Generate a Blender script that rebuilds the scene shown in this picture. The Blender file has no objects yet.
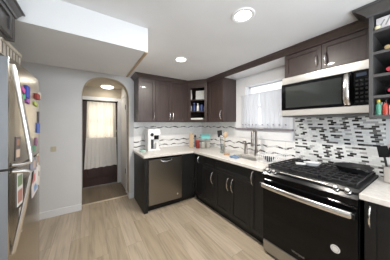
import bpy, bmesh, math, random
from mathutils import Vector, Matrix
R = math.radians
S = bpy.context.scene
COL = S.collection
rnd = random.Random(7)

# ------------------------------------------------------------------ camera, world, lights, exposure
cam_d = bpy.data.cameras.new('camera')
cam = bpy.data.objects.new('camera', cam_d); COL.objects.link(cam)
cam_d.sensor_fit = 'HORIZONTAL'; cam_d.sensor_width = 36.0
cam_d.lens = 36.0 * 161.642 / 390.0
cam_d.shift_y = (123.93 - 130.0) / 390.0
cam_d.clip_start = 0.02
cam.location = (0, 0, 1.411)
cam.rotation_euler = (R(90), 0, -0.5805)
S.camera = cam

W = bpy.data.worlds.new('world'); S.world = W; W.use_nodes = True
bg = W.node_tree.nodes['Background']
bg.inputs[0].default_value = (0.93, 0.96, 1.0, 1); bg.inputs[1].default_value = 0.95

def area(name, loc, rot, sx, sy, power, col):
    l = bpy.data.lights.new(name, 'AREA'); l.shape = 'RECTANGLE'; l.size = sx; l.size_y = sy
    l.energy = power; l.color = col
    o = bpy.data.objects.new(name, l); COL.objects.link(o); o.location = loc; o.rotation_euler = rot
    return o
# added bounce fill behind the camera; daylight through sink window and entry panes
area('added_bounce_fill', (0.55, -1.44, 1.55), (R(147), 0, 0), 2.3, 1.6, 51, (0.87, 0.945, 1.0))
area('daylight_sink', (2.52, 1.56, 1.72), (R(90), 0, R(90)), 0.66, 0.62, 0.28, (0.92, 0.96, 1.0))
area('daylight_entry', (0.25, 4.50, 1.45), (R(-90), 0, 0), 0.52, 0.66, 4.2, (1.0, 0.92, 0.74))

vs = S.view_settings
vs.view_transform = 'Standard'; vs.look = 'None'; vs.gamma = 1.0; vs.use_curve_mapping = False
vs.exposure = 0.84
S.cycles.use_denoising = True
S.cycles.max_bounces = 10
S.cycles.diffuse_bounces = 6
S.cycles.transparent_max_bounces = 16
S.cycles.caustics_reflective = False; S.cycles.caustics_refractive = False
S.cycles.sample_clamp_indirect = 6.0

# ------------------------------------------------------------------ main dimensions (metres)
XW, YB, H = 2.317, 3.24, 2.295        # right wall, back wall, ceiling
XL, YN = -1.12, -1.40                 # left wall, near wall
XF, B = 1.643, 2.538                  # faces of the right and the back base cabinets
UX, UY = XW - 0.34, YB - 0.34         # faces of the wall cabinets
ZU = 1.449                            # underside of the wall cabinets
CT = 0.915                            # worktop

# ------------------------------------------------------------------ helpers
def tag(o, label=None, cat=None, group=None, kind=None):
    if label: o['label'] = label
    if cat: o['category'] = cat
    if group: o['group'] = group
    if kind: o['kind'] = kind
    return o

class MB:
    def __init__(self): self.bm = bmesh.new()
    def _merge(self, b, M=None):
        if M is not None: bmesh.ops.transform(b, matrix=M, verts=b.verts)
        me = bpy.data.meshes.new('tmp'); b.to_mesh(me); b.free()
        self.bm.from_mesh(me); bpy.data.meshes.remove(me)
        return self
    def box(self, x0, x1, y0, y1, z0, z1, bev=0.0, M=None, seg=1):
        b = bmesh.new()
        bmesh.ops.create_cube(b, size=1)
        for v in b.verts:
            v.co = Vector(((x0+x1)/2 + v.co.x*(x1-x0), (y0+y1)/2 + v.co.y*(y1-y0), (z0+z1)/2 + v.co.z*(z1-z0)))
        if bev > 0:
            bmesh.ops.bevel(b, geom=list(b.edges), offset=bev, segments=seg, affect='EDGES', profile=0.5)
        return self._merge(b, M)
    def prism(self, pts, z0, z1, M=None, bev=0.0):
        b = bmesh.new()
        lo = [b.verts.new((x, y, z0)) for x, y in pts]; hi = [b.verts.new((x, y, z1)) for x, y in pts]
        n = len(pts)
        b.faces.new(lo[::-1]); b.faces.new(hi)
        for i in range(n): b.faces.new((lo[i], lo[(i+1) % n], hi[(i+1) % n], hi[i]))
        bmesh.ops.recalc_face_normals(b, faces=b.faces)
        if bev > 0: bmesh.ops.bevel(b, geom=list(b.edges), offset=bev, segments=1, affect='EDGES', profile=0.5)
        return self._merge(b, M)
    def lathe(self, prof, n=20, M=None, close=True):
        b = bmesh.new(); rings = []
        for r, z in prof:
            if r < 1e-5: rings.append([b.verts.new((0, 0, z))])
            else: rings.append([b.verts.new((r*math.cos(2*math.pi*i/n), r*math.sin(2*math.pi*i/n), z)) for i in range(n)])
        for a, c in zip(rings, rings[1:]):
            if len(a) == 1 and len(c) == 1: continue
            for i in range(n):
                j = (i+1) % n
                if len(a) == 1: b.faces.new((a[0], c[j], c[i]))
                elif len(c) == 1: b.faces.new((a[i], a[j], c[0]))
                else: b.faces.new((a[i], a[j], c[j], c[i]))
        if close:
            for rg in (rings[0], rings[-1]):
                if len(rg) > 1: b.faces.new(rg)
        bmesh.ops.recalc_face_normals(b, faces=b.faces)
        return self._merge(b, M)
    def cyl(self, x, y, z0, z1, r, n=20, r2=None, M=None):
        T = Matrix.Translation((x, y, 0))
        return self.lathe([(r, z0), (r2 if r2 is not None else r, z1)], n, T if M is None else M @ T)
    def tube(self, pts, r, n=8, M=None, flat=None):
        """round bar along pts; r number or list; flat=(a,b) squashes the section"""
        b = bmesh.new(); P = [Vector(p) for p in pts]; rings = []
        up = None
        for i, p in enumerate(P):
            d = (P[min(i+1, len(P)-1)] - P[max(i-1, 0)]).normalized()
            if up is None:
                up = Vector((0, 0, 1)) if abs(d.z) < 0.9 else Vector((1, 0, 0))
            s = d.cross(up).normalized(); up = s.cross(d).normalized()
            rr = r[i] if isinstance(r, (list, tuple)) else r
            fa, fb = flat if flat else (1, 1)
            rings.append([b.verts.new(p + s*(rr*fa*math.cos(2*math.pi*k/n)) + up*(rr*fb*math.sin(2*math.pi*k/n))) for k in range(n)])
        for a, c in zip(rings, rings[1:]):
            for k in range(n): b.faces.new((a[k], a[(k+1) % n], c[(k+1) % n], c[k]))
        b.faces.new(rings[0]); b.faces.new(rings[-1])
        bmesh.ops.recalc_face_normals(b, faces=b.faces)
        return self._merge(b, M)
    def sphere(self, c, r, sc=(1, 1, 1), M=None):
        b = bmesh.new(); bmesh.ops.create_uvsphere(b, u_segments=16, v_segments=10, radius=r)
        for v in b.verts: v.co = Vector((c[0]+v.co.x*sc[0], c[1]+v.co.y*sc[1], c[2]+v.co.z*sc[2]))
        return self._merge(b, M)
    def sweep(self, path, prof, M=None):
        """profile (offset to the right of the path, z) swept along a 2D path with mitred corners"""
        b = bmesh.new(); P = [Vector(p) for p in path]; rings = []
        for i, p in enumerate(P):
            d0 = (P[i]-P[i-1]).normalized() if i else None
            d1 = (P[i+1]-P[i]).normalized() if i < len(P)-1 else None
            n0 = Vector((d0.y, -d0.x)) if d0 else None; n1 = Vector((d1.y, -d1.x)) if d1 else None
            if n0 is None: m = n1
            elif n1 is None: m = n0
            else:
                m = (n0+n1).normalized(); m = m / max(0.3, m.dot(n0))
            rings.append([b.verts.new((p.x+m.x*o, p.y+m.y*o, z)) for o, z in prof])
        n = len(prof)
        for a, c in zip(rings, rings[1:]):
            for k in range(n): b.faces.new((a[k], a[(k+1) % n], c[(k+1) % n], c[k]))
        b.faces.new(rings[0]); b.faces.new(rings[-1])
        bmesh.ops.recalc_face_normals(b, faces=b.faces)
        return self._merge(b, M)
    def build(self, name, m, parent=None, smooth=False):
        me = bpy.data.meshes.new(name); self.bm.to_mesh(me); self.bm.free()
        if smooth:
            for p in me.polygons: p.use_smooth = True
            try: me.set_sharp_from_angle(angle=R(38))
            except Exception: pass
        me.materials.append(m)
        o = bpy.data.objects.new(name, me); COL.objects.link(o)
        if parent is not None: o.parent = parent
        return o

def thing(name, label, cat, loc=(0, 0, 0), rotz=0.0, group=None):
    o = bpy.data.objects.new(name, None); COL.objects.link(o); o.empty_display_size = 0.05
    o.location = loc; o.rotation_euler = (0, 0, rotz)
    return tag(o, label, cat, group)

def place(o, loc, rotz=0.0):
    o.location = loc; o.rotation_euler = (0, 0, rotz); return o

def copy_tree(o, parent=None):
    c = o.copy(); COL.objects.link(c); c.parent = parent
    for ch in [k for k in bpy.data.objects if k.parent == o]: copy_tree(ch, c)
    return c

def struct(o, label=None):
    o['kind'] = 'structure'
    if label: o['label'] = label
    return o

# ------------------------------------------------------------------ materials
def mat(name, col, rough=0.5, metal=0.0, coat=0.0, spec=0.5, emit=None, estr=0.0, alpha=1.0, trans=0.0, sub=None):
    m = bpy.data.materials.new(name); m.use_nodes = True
    p = m.node_tree.nodes['Principled BSDF']
    p.inputs['Base Color'].default_value = (*col, 1); p.inputs['Roughness'].default_value = rough
    p.inputs['Metallic'].default_value = metal; p.inputs['Coat Weight'].default_value = coat
    p.inputs['Specular IOR Level'].default_value = spec
    p.inputs['Alpha'].default_value = alpha; p.inputs['Transmission Weight'].default_value = trans
    if emit: p.inputs['Emission Color'].default_value = (*emit, 1); p.inputs['Emission Strength'].default_value = estr
    return m

class NT:
    def __init__(self, m): self.t = m.node_tree; self.p = self.t.nodes.get('Principled BSDF')
    def n(self, kind, **kw):
        x = self.t.nodes.new(kind)
        for k, v in kw.items(): setattr(x, k, v)
        return x
    def l(self, a, b): self.t.links.new(a, b)
    def obj(self): return self.n('ShaderNodeTexCoord').outputs['Object']
    def math(self, op, a, b=None, c=None):
        x = self.n('ShaderNodeMath', operation=op)
        for i, v in enumerate((a, b, c)):
            if v is None: continue
            if isinstance(v, (int, float)): x.inputs[i].default_value = v
            else: self.l(v, x.inputs[i])
        return x.outputs[0]
    def ramp(self, fac, stops, const=False):
        x = self.n('ShaderNodeValToRGB'); e = x.color_ramp
        if const: e.interpolation = 'CONSTANT'
        while len(e.elements) < len(stops): e.elements.new(0.5)
        for el, (pos, c) in zip(e.elements, stops): el.position = pos; el.color = (*c, 1)
        self.l(fac, x.inputs[0]); return x.outputs[0]
    def mix(self, fac, a, b, mode='MIX'):
        x = self.n('ShaderNodeMix', data_type='RGBA', blend_type=mode)
        if isinstance(fac, (int, float)): x.inputs[0].default_value = fac
        else: self.l(fac, x.inputs[0])
        for i, v in ((6, a), (7, b)):
            if isinstance(v, tuple): x.inputs[i].default_value = (*v, 1)
            else: self.l(v, x.inputs[i])
        return x.outputs[2]
    def noise(self, vec, scale, detail=3, dist=0.0, scl=None):
        if scl:
            mp = self.n('ShaderNodeMapping'); mp.inputs['Scale'].default_value = scl; self.l(vec, mp.inputs[0]); vec = mp.outputs[0]
        x = self.n('ShaderNodeTexNoise'); x.inputs['Scale'].default_value = scale; x.inputs['Detail'].default_value = detail
        x.inputs['Distortion'].default_value = dist
        self.l(vec, x.inputs['Vector']); return x.outputs[0]

def wood(name, c0, c1, rough, scl, scale=1.0, coat=0.0, spec=0.5):
    m = mat(name, c0, rough, coat=coat, spec=spec); t = NT(m)
    f = t.noise(t.obj(), scale, 5, 0.6, scl)
    t.l(t.ramp(f, [(0.3, c0), (0.7, c1)]), t.p.inputs['Base Color'])
    return m

def mottled(name, c0, c1, scale, rough, **kw):
    m = mat(name, c0, rough, **kw); t = NT(m)
    f = t.noise(t.obj(), scale, 5)
    t.l(t.ramp(f, [(0.35, c0), (0.65, c1)]), t.p.inputs['Base Color'])
    return m

def brushed(name, col, rough, scl, amount=0.15):
    m = mat(name, col, rough, metal=1.0); t = NT(m)
    f = t.noise(t.obj(), 1.0, 3, 0, scl)
    t.l(t.math('ADD', t.math('MULTIPLY', f, amount), rough - amount/2), t.p.inputs['Roughness'])
    t.p.inputs['Anisotropic'].default_value = 0.5
    return m

M_base = wood('black_stain', (0.0095, 0.0092, 0.0092), (0.0135, 0.013, 0.0128), 0.42, (14, 14, 1.6), 2.0, spec=0.35)
M_cab = wood('espresso_stain', (0.043, 0.028, 0.025), (0.063, 0.042, 0.037), 0.38, (14, 14, 1.6), 2.0, coat=0.1, spec=0.5)
M_cab_gloss = wood('espresso_daylight_gloss', (0.058, 0.055, 0.055), (0.078, 0.075, 0.075), 0.36, (14, 14, 1.6), 2.0, coat=0.1)  # espresso stain with grey daylight gloss put into the colour
M_cabin = mat('cabinet_inside', (0.055, 0.042, 0.037), 0.5)
M_nickel = mat('satin_nickel', (0.74, 0.72, 0.69), 0.22, metal=1.0)
M_chrome = mat('chrome', (0.8, 0.8, 0.8), 0.08, metal=1.0)
M_bronze = mat('brushed_nickel_dark', (0.30, 0.265, 0.24), 0.3, metal=1.0)
M_steel = brushed('stainless_horizontal', (0.42, 0.41, 0.395), 0.30, (1.5, 1.5, 160))
M_satin = mat('satin_steel', (0.56, 0.545, 0.52), 0.45, metal=0.65)
M_steelv = brushed('stainless_vertical', (0.27, 0.25, 0.22), 0.30, (60, 60, 1.0), 0.06)
M_fridge = brushed('stainless_door', (0.56, 0.52, 0.455), 0.22, (160, 160, 1.5))
M_fridgeside = mat('grey_enamel', (0.24, 0.25, 0.265), 0.42, metal=0.3)
M_black = mat('black_enamel', (0.006, 0.006, 0.007), 0.22, spec=0.3)
M_blackglass = mat('black_glass', (0.003, 0.003, 0.0035), 0.06, spec=0.25)
M_blackmatte = mat('black_matte', (0.012, 0.012, 0.013), 0.55)
M_iron = mottled('cast_iron', (0.010, 0.010, 0.011), (0.022, 0.022, 0.024), 60, 0.55)
M_ceil = mottled('ceiling_paint', (0.74, 0.74, 0.75), (0.77, 0.77, 0.78), 3, 0.9)
M_wall = mottled('wall_paint', (0.70, 0.70, 0.705), (0.72, 0.72, 0.725), 2.5, 0.85)
M_white = mat('white_trim', (0.80, 0.805, 0.82), 0.45)
M_bulk = mottled('bulkhead_paint', (0.71, 0.715, 0.725), (0.73, 0.735, 0.745), 3, 0.9)
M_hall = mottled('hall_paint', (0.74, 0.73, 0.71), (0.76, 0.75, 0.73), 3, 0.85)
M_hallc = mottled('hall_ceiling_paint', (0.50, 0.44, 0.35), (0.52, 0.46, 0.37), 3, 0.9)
M_tan = wood('tan_wood', (0.42, 0.31, 0.20), (0.52, 0.39, 0.26), 0.5, (3, 3, 20), 4)
M_mahog = wood('mahogany', (0.024, 0.0075, 0.005), (0.045, 0.013, 0.008), 0.45, (18, 18, 1.4), 2)
M_plastw = mat('white_plastic', (0.80, 0.80, 0.80), 0.3)
M_lens = mat('lamp_lens', (1, 1, 1), 0.5, emit=(1.0, 0.93, 0.83), estr=9.0)
M_lensh = mat('hall_lens', (1, 1, 1), 0.5, emit=(1.0, 0.93, 0.80), estr=2.5)
M_quartz = mottled('quartz', (0.66, 0.62, 0.57), (0.74, 0.71, 0.67), 35, 0.22, coat=0.2)
M_paper = mat('paper_white', (0.78, 0.77, 0.74), 0.7)

def glass_mat(name, tint=(1, 1, 1), refl=0.08):
    m = bpy.data.materials.new(name); m.use_nodes = True; nt = m.node_tree; nt.nodes.clear()
    o = nt.nodes.new('ShaderNodeOutputMaterial'); mx = nt.nodes.new('ShaderNodeMixShader')
    tr = nt.nodes.new('ShaderNodeBsdfTransparent'); tr.inputs[0].default_value = (*tint, 1)
    gl = nt.nodes.new('ShaderNodeBsdfGlossy'); gl.inputs['Roughness'].default_value = 0.03
    mx.inputs[0].default_value = refl
    nt.links.new(tr.outputs[0], mx.inputs[1]); nt.links.new(gl.outputs[0], mx.inputs[2]); nt.links.new(mx.outputs[0], o.inputs[0])
    return m
M_glass = glass_mat('window_glass')
M_clear = glass_mat('clear_jar', (0.86, 0.88, 0.88), 0.14)

def sheer_mat(name, col, through, tl_share=0.5):
    m = bpy.data.materials.new(name); m.use_nodes = True; nt = m.node_tree; nt.nodes.clear()
    o = nt.nodes.new('ShaderNodeOutputMaterial')
    tr = nt.nodes.new('ShaderNodeBsdfTransparent'); tr.inputs[0].default_value = (*col, 1)
    df = nt.nodes.new('ShaderNodeBsdfDiffuse'); df.inputs[0].default_value = (*col, 1)
    tl = nt.nodes.new('ShaderNodeBsdfTranslucent'); tl.inputs[0].default_value = (*col, 1)
    a = nt.nodes.new('ShaderNodeMixShader'); a.inputs[0].default_value = tl_share
    b = nt.nodes.new('ShaderNodeMixShader'); b.inputs[0].default_value = through
    nt.links.new(df.outputs[0], a.inputs[1]); nt.links.new(tl.outputs[0], a.inputs[2])
    nt.links.new(a.outputs[0], b.inputs[1]); nt.links.new(tr.outputs[0], b.inputs[2]); nt.links.new(b.outputs[0], o.inputs[0])
    return m
M_sheer = sheer_mat('sheer_white', (0.83, 0.845, 0.87), 0.12)
M_sheerc = sheer_mat('sheer_cream', (0.92, 0.89, 0.84), 0.36, 0.4)
M_skirt = sheer_mat('sheer_skirt', (0.90, 0.87, 0.84), 0.05, 0.2)

# vinyl planks running along y
def planks(name, cols, rough=0.38):
    m = mat(name, cols[0], rough); t = NT(m); v = t.obj()
    sp = t.n('ShaderNodeSeparateXYZ'); t.l(v, sp.inputs[0])
    cb = t.n('ShaderNodeCombineXYZ'); t.l(sp.outputs[1], cb.inputs[0]); t.l(sp.outputs[0], cb.inputs[1])
    br = t.n('ShaderNodeTexBrick'); br.offset = 0.37; br.squash = 1.0
    br.inputs['Color1'].default_value = (0, 0, 0, 1); br.inputs['Color2'].default_value = (1, 1, 1, 1)
    br.inputs['Mortar'].default_value = (0.5, 0.5, 0.5, 1)
    br.inputs['Scale'].default_value = 1.0; br.inputs['Mortar Size'].default_value = 0.0012
    br.inputs['Brick Width'].default_value = 1.22; br.inputs['Row Height'].default_value = 0.18; br.inputs['Bias'].default_value = 0
    t.l(cb.outputs[0], br.inputs['Vector'])
    base = t.ramp(br.outputs['Color'], [(0.0, cols[0]), (0.5, cols[1]), (1.0, cols[2])])
    # grain offset per plank
    off = t.n('ShaderNodeVectorMath', operation='MULTIPLY_ADD')
    t.l(br.outputs['Color'], off.inputs[0]); off.inputs[1].default_value = (7, 5, 0); t.l(v, off.inputs[2])
    g = t.noise(off.outputs[0], 1.0, 6, 1.2, (16, 1.3, 1))
    g2 = t.noise(off.outputs[0], 1.0, 4, 0.4, (70, 2.5, 1))
    gg = t.math('ADD', t.math('MULTIPLY', g, 0.75), t.math('MULTIPLY', g2, 0.35))
    shade = t.ramp(gg, [(0.30, (0.62, 0.60, 0.57)), (0.52, (0.98, 0.98, 0.98)), (0.75, (1.22, 1.22, 1.20))])
    c = t.mix(1.0, base, shade, 'MULTIPLY')
    c = t.mix(t.math('MULTIPLY', br.outputs['Fac'], 0.55), c, (0.10, 0.08, 0.06))
    t.l(c, t.p.inputs['Base Color'])
    t.l(t.math('ADD', t.math('MULTIPLY', g, 0.2), rough - 0.1), t.p.inputs['Roughness'])
    return m
M_floor = planks('vinyl_planks', ((0.40, 0.322, 0.228), (0.455, 0.372, 0.276), (0.51, 0.422, 0.325)))
M_floor_dim = planks('dim_planks', ((0.19, 0.148, 0.102), (0.22, 0.175, 0.126), (0.25, 0.20, 0.146)))  # same vinyl, the hall's weaker light put into the colour

def plane_uv(t, axis):
    sp = t.n('ShaderNodeSeparateXYZ'); t.l(t.obj(), sp.inputs[0])
    return sp.outputs[0 if axis == 'x' else 1], sp.outputs[2]
def bricks(t, u, v, w, h, mortar, off=0.5):
    cb = t.n('ShaderNodeCombineXYZ'); t.l(u, cb.inputs[0]); t.l(v, cb.inputs[1])
    br = t.n('ShaderNodeTexBrick'); br.offset = off
    br.inputs['Color1'].default_value = (0, 0, 0, 1); br.inputs['Color2'].default_value = (1, 1, 1, 1)
    br.inputs['Scale'].default_value = 1.0; br.inputs['Mortar Size'].default_value = mortar
    br.inputs['Brick Width'].default_value = w; br.inputs['Row Height'].default_value = h
    t.l(cb.outputs[0], br.inputs['Vector']); return br

def light_tile(name, axis):
    m = mat(name, (0.7, 0.7, 0.68), 0.22, coat=0.2); t = NT(m); u, v = plane_uv(t, axis)
    big = bricks(t, u, v, 0.60, 0.30, 0.0015)
    marble = t.noise(t.obj(), 7, 5, 1.5)
    base = t.ramp(marble, [(0.3, (0.82, 0.815, 0.805)), (0.6, (0.89, 0.885, 0.875)), (0.8, (0.91, 0.905, 0.895))])
    base = t.mix(t.math('MULTIPLY', big.outputs['Fac'], 0.5), base, (0.42, 0.42, 0.42))
    # thin rows of dark glass strips, gently waving
    wav = t.math('MULTIPLY', t.math('SINE', t.math('MULTIPLY', u, 27.0)), 0.011)
    vz = t.math('ADD', v, wav)
    tot = None
    for z0, hw in ((1.345, 0.0105), (1.068, 0.0125), (0.972, 0.0095)):
        k = t.math('LESS_THAN', t.math('ABSOLUTE', t.math('SUBTRACT', vz, z0)), hw)
        tot = k if tot is None else t.math('MAXIMUM', tot, k)
    sm = bricks(t, u, vz, 0.062, 0.0125, 0.001, 0.4)
    strip = t.ramp(sm.outputs['Color'], [(0.0, (0.030, 0.026, 0.026)), (0.42, (0.16, 0.145, 0.14)), (0.52, (0.45, 0.44, 0.43)), (0.62, (0.84, 0.84, 0.83))], True)
    t.l(t.mix(tot, base, strip), t.p.inputs['Base Color'])
    return m
M_tileb = light_tile('marble_tile_back', 'x')
M_tiler = light_tile('marble_tile_side', 'y')
def mosaic():
    m = mat('glass_mosaic', (0.6, 0.6, 0.6), 0.15, coat=0.3); t = NT(m); u, v = plane_uv(t, 'y')
    hgt, wid = 0.0205, 0.052
    row = t.math('FLOOR', t.math('DIVIDE', v, hgt))
    uu = t.math('ADD', t.math('DIVIDE', u, wid), t.math('MULTIPLY', row, 0.43))
    col = t.math('FLOOR', uu)
    cbn = t.n('ShaderNodeCombineXYZ'); t.l(col, cbn.inputs[0]); t.l(row, cbn.inputs[1])
    wn_ = t.n('ShaderNodeTexWhiteNoise', noise_dimensions='2D'); t.l(cbn.outputs[0], wn_.inputs['Vector'])
    alt = t.math('FRACT', t.math('ADD', t.math('ADD', t.math('MULTIPLY', col, 0.5), t.math('MULTIPLY', row, 0.25)), 50.0))
    hsh = t.math('ADD', t.math('MULTIPLY', wn_.outputs['Value'], 0.62), t.math('MULTIPLY', alt, 0.5))
    fu = t.math('FRACT', uu); fv = t.math('FRACT', t.math('DIVIDE', v, hgt))
    joint = t.math('MAXIMUM', t.math('LESS_THAN', fu, 0.022), t.math('LESS_THAN', fv, 0.065))
    c = t.ramp(hsh, [(0.0, (0.020, 0.018, 0.018)), (0.25, (0.12, 0.115, 0.11)), (0.32, (0.45, 0.45, 0.45)), (0.40, (0.76, 0.77, 0.77)), (0.56, (0.86, 0.87, 0.86))], True)
    c = t.mix(joint, c, (0.62, 0.62, 0.60))
    t.l(c, t.p.inputs['Base Color']); return m
M_mosaic = mosaic()

# ------------------------------------------------------------------ the room
fl = MB().box(XL, XW, YN, 3.40, -0.06, 0.0); struct(fl.build('floor', M_floor), 'light tan wood plank floor of the kitchen')
YD = 4.28
fl = MB().box(-0.62, 0.70, 3.402, YD + 0.1, -0.06, 0.0); struct(fl.build('floor_hall', M_floor_dim), 'plank floor of the entry hall beyond the arch, dim light painted into its colour')
ce = MB().box(XL, XW, YN, YB + 0.16, H, H + 0.08); struct(ce.build('ceiling', M_ceil), 'flat off-white kitchen ceiling')
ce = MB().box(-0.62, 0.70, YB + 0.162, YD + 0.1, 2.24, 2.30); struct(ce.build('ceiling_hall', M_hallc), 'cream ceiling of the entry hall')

# back wall with the arched opening
AX0, AX1 = -0.103, 0.633
def arch_pts(n=20):
    cx, hw = (AX0 + AX1)/2, (AX1 - AX0)/2; zs, rise = 1.83, 0.395
    out = []
    for i in range(n + 1):
        a = math.pi*(1 - i/n); c, s = math.cos(a), math.sin(a); e = 2/2.6
        out.append((cx + hw*math.copysign(abs(c)**e, c), zs + rise*abs(s)**e))
    return out
A = arch_pts()
outer = [(XL, 0), (AX0, 0)] + A + [(AX1, 0), (XW + 0.12, 0), (XW + 0.12, H), (XL, H)]
MX = Matrix(((1, 0, 0, 0), (0, 0, 1, 0), (0, 1, 0, 0), (0, 0, 0, 1)))      # (x,z) outline -> wall along y
wb = MB()
b = bmesh.new()
def strip_wall(pts_front, y0, y1, mb):
    mb.prism(pts_front, y0, y1, MX)
# built from convex pieces so the outline stays clean
strip_wall([(XL, 0), (AX0, 0), (AX0, H), (XL, H)], YB, YB + 0.16, wb)
strip_wall([(AX1, 0), (XW + 0.12, 0), (XW + 0.12, H), (AX1, H)], YB, YB + 0.16, wb)
for (xa, za), (xb, zb) in zip(A, A[1:]):
    if xb - xa > 1e-6: strip_wall([(xa, za), (xb, zb), (xb, H), (xa, H)], YB, YB + 0.16, wb)
struct(wb.build('wall_back', M_wall), 'pale grey wall with a round-cornered arch to the entry hall')

ln = MB(); e_ = 0.004
LP_ = [(AX0, 0.11)] + A + [(AX1, 0.11)]
for (xa, za), (xb, zb) in zip(LP_, LP_[1:]):
    cx_ = (AX0 + AX1)/2
    def inn(x, z): return (x + (e_ if x < cx_ else -e_)*min(1, abs(x - cx_)/0.05), z - (e_ if z > 1.9 else 0))
    p, q = inn(xa, za), inn(xb, zb)
    if abs(xb - xa) + abs(zb - za) > 1e-5: ln.prism([(xa, za), (xb, zb), q, p], YB + 0.002, YB + 0.158, MX)
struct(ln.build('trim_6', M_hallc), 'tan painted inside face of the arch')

# right wall with the window hole
WY0, WY1, WZ0, WZ1 = 1.22, 1.90, 1.36, 2.075
wr = MB()
wr.box(XW, XW + 0.12, YN, WY0, 0, H).box(XW, XW + 0.12, WY1, YB, 0, H).box(XW, XW + 0.12, WY0, WY1, 0, WZ0).box(XW, XW + 0.12, WY0, WY1, WZ1, H)
struct(wr.build('wall_right', M_wall), 'pale wall behind the range and the sink')
wl = MB().box(XL - 0.1, XL, YN, YB + 0.16, 0, H); struct(wl.build('wall_left', M_wall), 'pale grey wall behind the refrigerator')
wn = MB()   # unseen near wall with a wide opening added to let light in
wn.box(XL - 0.1, -0.60, YN - 0.1, YN, 0, H).box(1.70, XW + 0.12, YN - 0.1, YN, 0, H).box(-0.60, 1.70, YN - 0.1, YN, 0, 0.75).box(-0.60, 1.70, YN - 0.1, YN, 2.15, H)
struct(wn.build('wall_near', M_wall), 'unseen pale grey wall behind the viewer, its opening added for light')

# bulkhead under the ceiling
bk = MB().box(XL, 0.457, 1.491, 2.42, 2.075, H - 0.001); struct(bk.build('ceiling_bulkhead', M_bulk), 'white boxed bulkhead under the ceiling at left')
tr = MB().box(0.432, 0.456, 1.50, 2.42, 2.066, 2.0745); struct(tr.build('reflection_strip', M_tan), 'tan strip painting in the brown cabinet reflection under the bulkhead edge')  # thin strip painted as the shadowed brown reflection of the cabinets
# boxed head over the sink window, behind the crown
hd = MB().box(UX + 0.012, XW - 0.001, 1.045, 2.108, 2.236, H - 0.001); struct(hd.build('ceiling_window_head', M_white), 'white boxed head over the sink window')

# baseboards
bb = MB().box(XL + 0.001, AX0, YB - 0.016, YB, 0, 0.105, 0.004); struct(bb.build('baseboard_back', M_white), 'white baseboard left of the arch')
bb = MB().box(AX1, 0.715, YB - 0.016, YB, 0, 0.105, 0.004); struct(bb.build('baseboard_back_short', M_white), 'short white baseboard right of the arch')
th = MB().box(AX0, AX1, 3.375, 3.415, 0, 0.012, 0.004); struct(th.build('trim_2', mat('threshold_metal', (0.70, 0.60, 0.46), 0.35, metal=0.4)), 'pale metal threshold strip in the arch')

# hall
hw = MB().box(-0.72, -0.62, YB + 0.162, YD + 0.1, 0, 2.24); struct(hw.build('wall_hall_left', M_hall), 'cream hall wall at left')
hw = MB().box(0.655, 0.755, YB + 0.162, YD + 0.1, 0, 2.24); struct(hw.build('wall_hall_right', M_hall), 'cream hall wall at right')
DX0, DX1, DZ = -0.128, 0.575, 1.945
hw = MB().box(-0.62, DX0, YD, YD + 0.1, 0, 2.24).box(DX1, 0.655, YD, YD + 0.1, 0, 2.24).box(DX0, DX1, YD, YD + 0.1, DZ, 2.24)
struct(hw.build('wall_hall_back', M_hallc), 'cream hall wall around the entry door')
cs = MB().box(DX0 - 0.075, DX0, YD - 0.02, YD, 0, DZ + 0.075, 0.003).box(DX1, DX1 + 0.075, YD - 0.02, YD, 0, DZ + 0.075, 0.003).box(DX0, DX1, YD - 0.02, YD, DZ, DZ + 0.075, 0.003)
struct(cs.build('trim_3', M_white), 'white casing around the entry door')
cs = MB().box(0.637, 0.655, 3.53, 3.60, 0, 2.06, 0.003).box(0.637, 0.655, 3.60, 4.16, 1.99, 2.06, 0.003).box(0.637, 0.655, 4.14, 4.20, 0, 2.06, 0.003)
struct(cs.build('trim_4', M_white), 'white casing of the side door in the hall')
d2 = struct(MB().box(0.645, 0.655, 3.60, 4.14, 0.01, 1.99, 0.002).build('door_2', M_white), 'white side door in the hall')
for z in (0.43, 1.76):
    MB().box(0.630, 0.645, 3.60, 3.625, z - 0.05, z + 0.05, 0.003).build('hinge', M_black, d2)['label'] = 'black hinge'

# entry door with nine panes
d1 = bpy.data.objects.new('door_1', None); COL.objects.link(d1); struct(d1, 'dark reddish brown entry door with a curtained glass panel')
PX0, PX1, PZ0, PZ1 = 0.0, 0.47, 1.10, 1.86
lf = MB()
lf.box(DX0 + 0.004, PX0, YD + 0.02, YD + 0.065, 0.01, DZ - 0.004).box(PX1, DX1 - 0.004, YD + 0.02, YD + 0.065, 0.01, DZ - 0.004)
lf.box(PX0, PX1, YD + 0.02, YD + 0.065, 0.01, PZ0).box(PX0, PX1, YD + 0.02, YD + 0.065, PZ1, DZ - 0.004)
for xa, xb in ((-0.03, 0.20), (0.25, 0.48)):   # raised lower panels
    lf.box(xa, xb, YD + 0.008, YD + 0.022, 0.18, 0.92, 0.008)
lf.build('door_leaf', M_mahog, d1)
MB().box(PX0, PX1, YD + 0.038, YD + 0.046, PZ0, PZ1).build('pane', M_glass, d1)
mu = MB()
for k in (1, 2):
    x = PX0 + (PX1 - PX0)*k/3; z = PZ0 + (PZ1 - PZ0)*k/3
    if k == 1: mu.box(PX0, PX1, YD + 0.026, YD + 0.06, PZ0 + 0.38 - 0.012, PZ0 + 0.38 + 0.012)
    mu.box(x - 0.011, x + 0.011, YD + 0.027, YD + 0.059, PZ0, PZ1)
mu.build('muntins', M_tan, d1)
MB().lathe([(0.0, 0.0), (0.027, 0.0), (0.027, 0.012), (0.012, 0.02), (0.0, 0.02)], 16, Matrix.Translation((0.53, YD + 0.02, 1.24)) @ Matrix.Rotation(R(90), 4, 'X')).build('deadbolt', M_nickel, d1, True)
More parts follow.
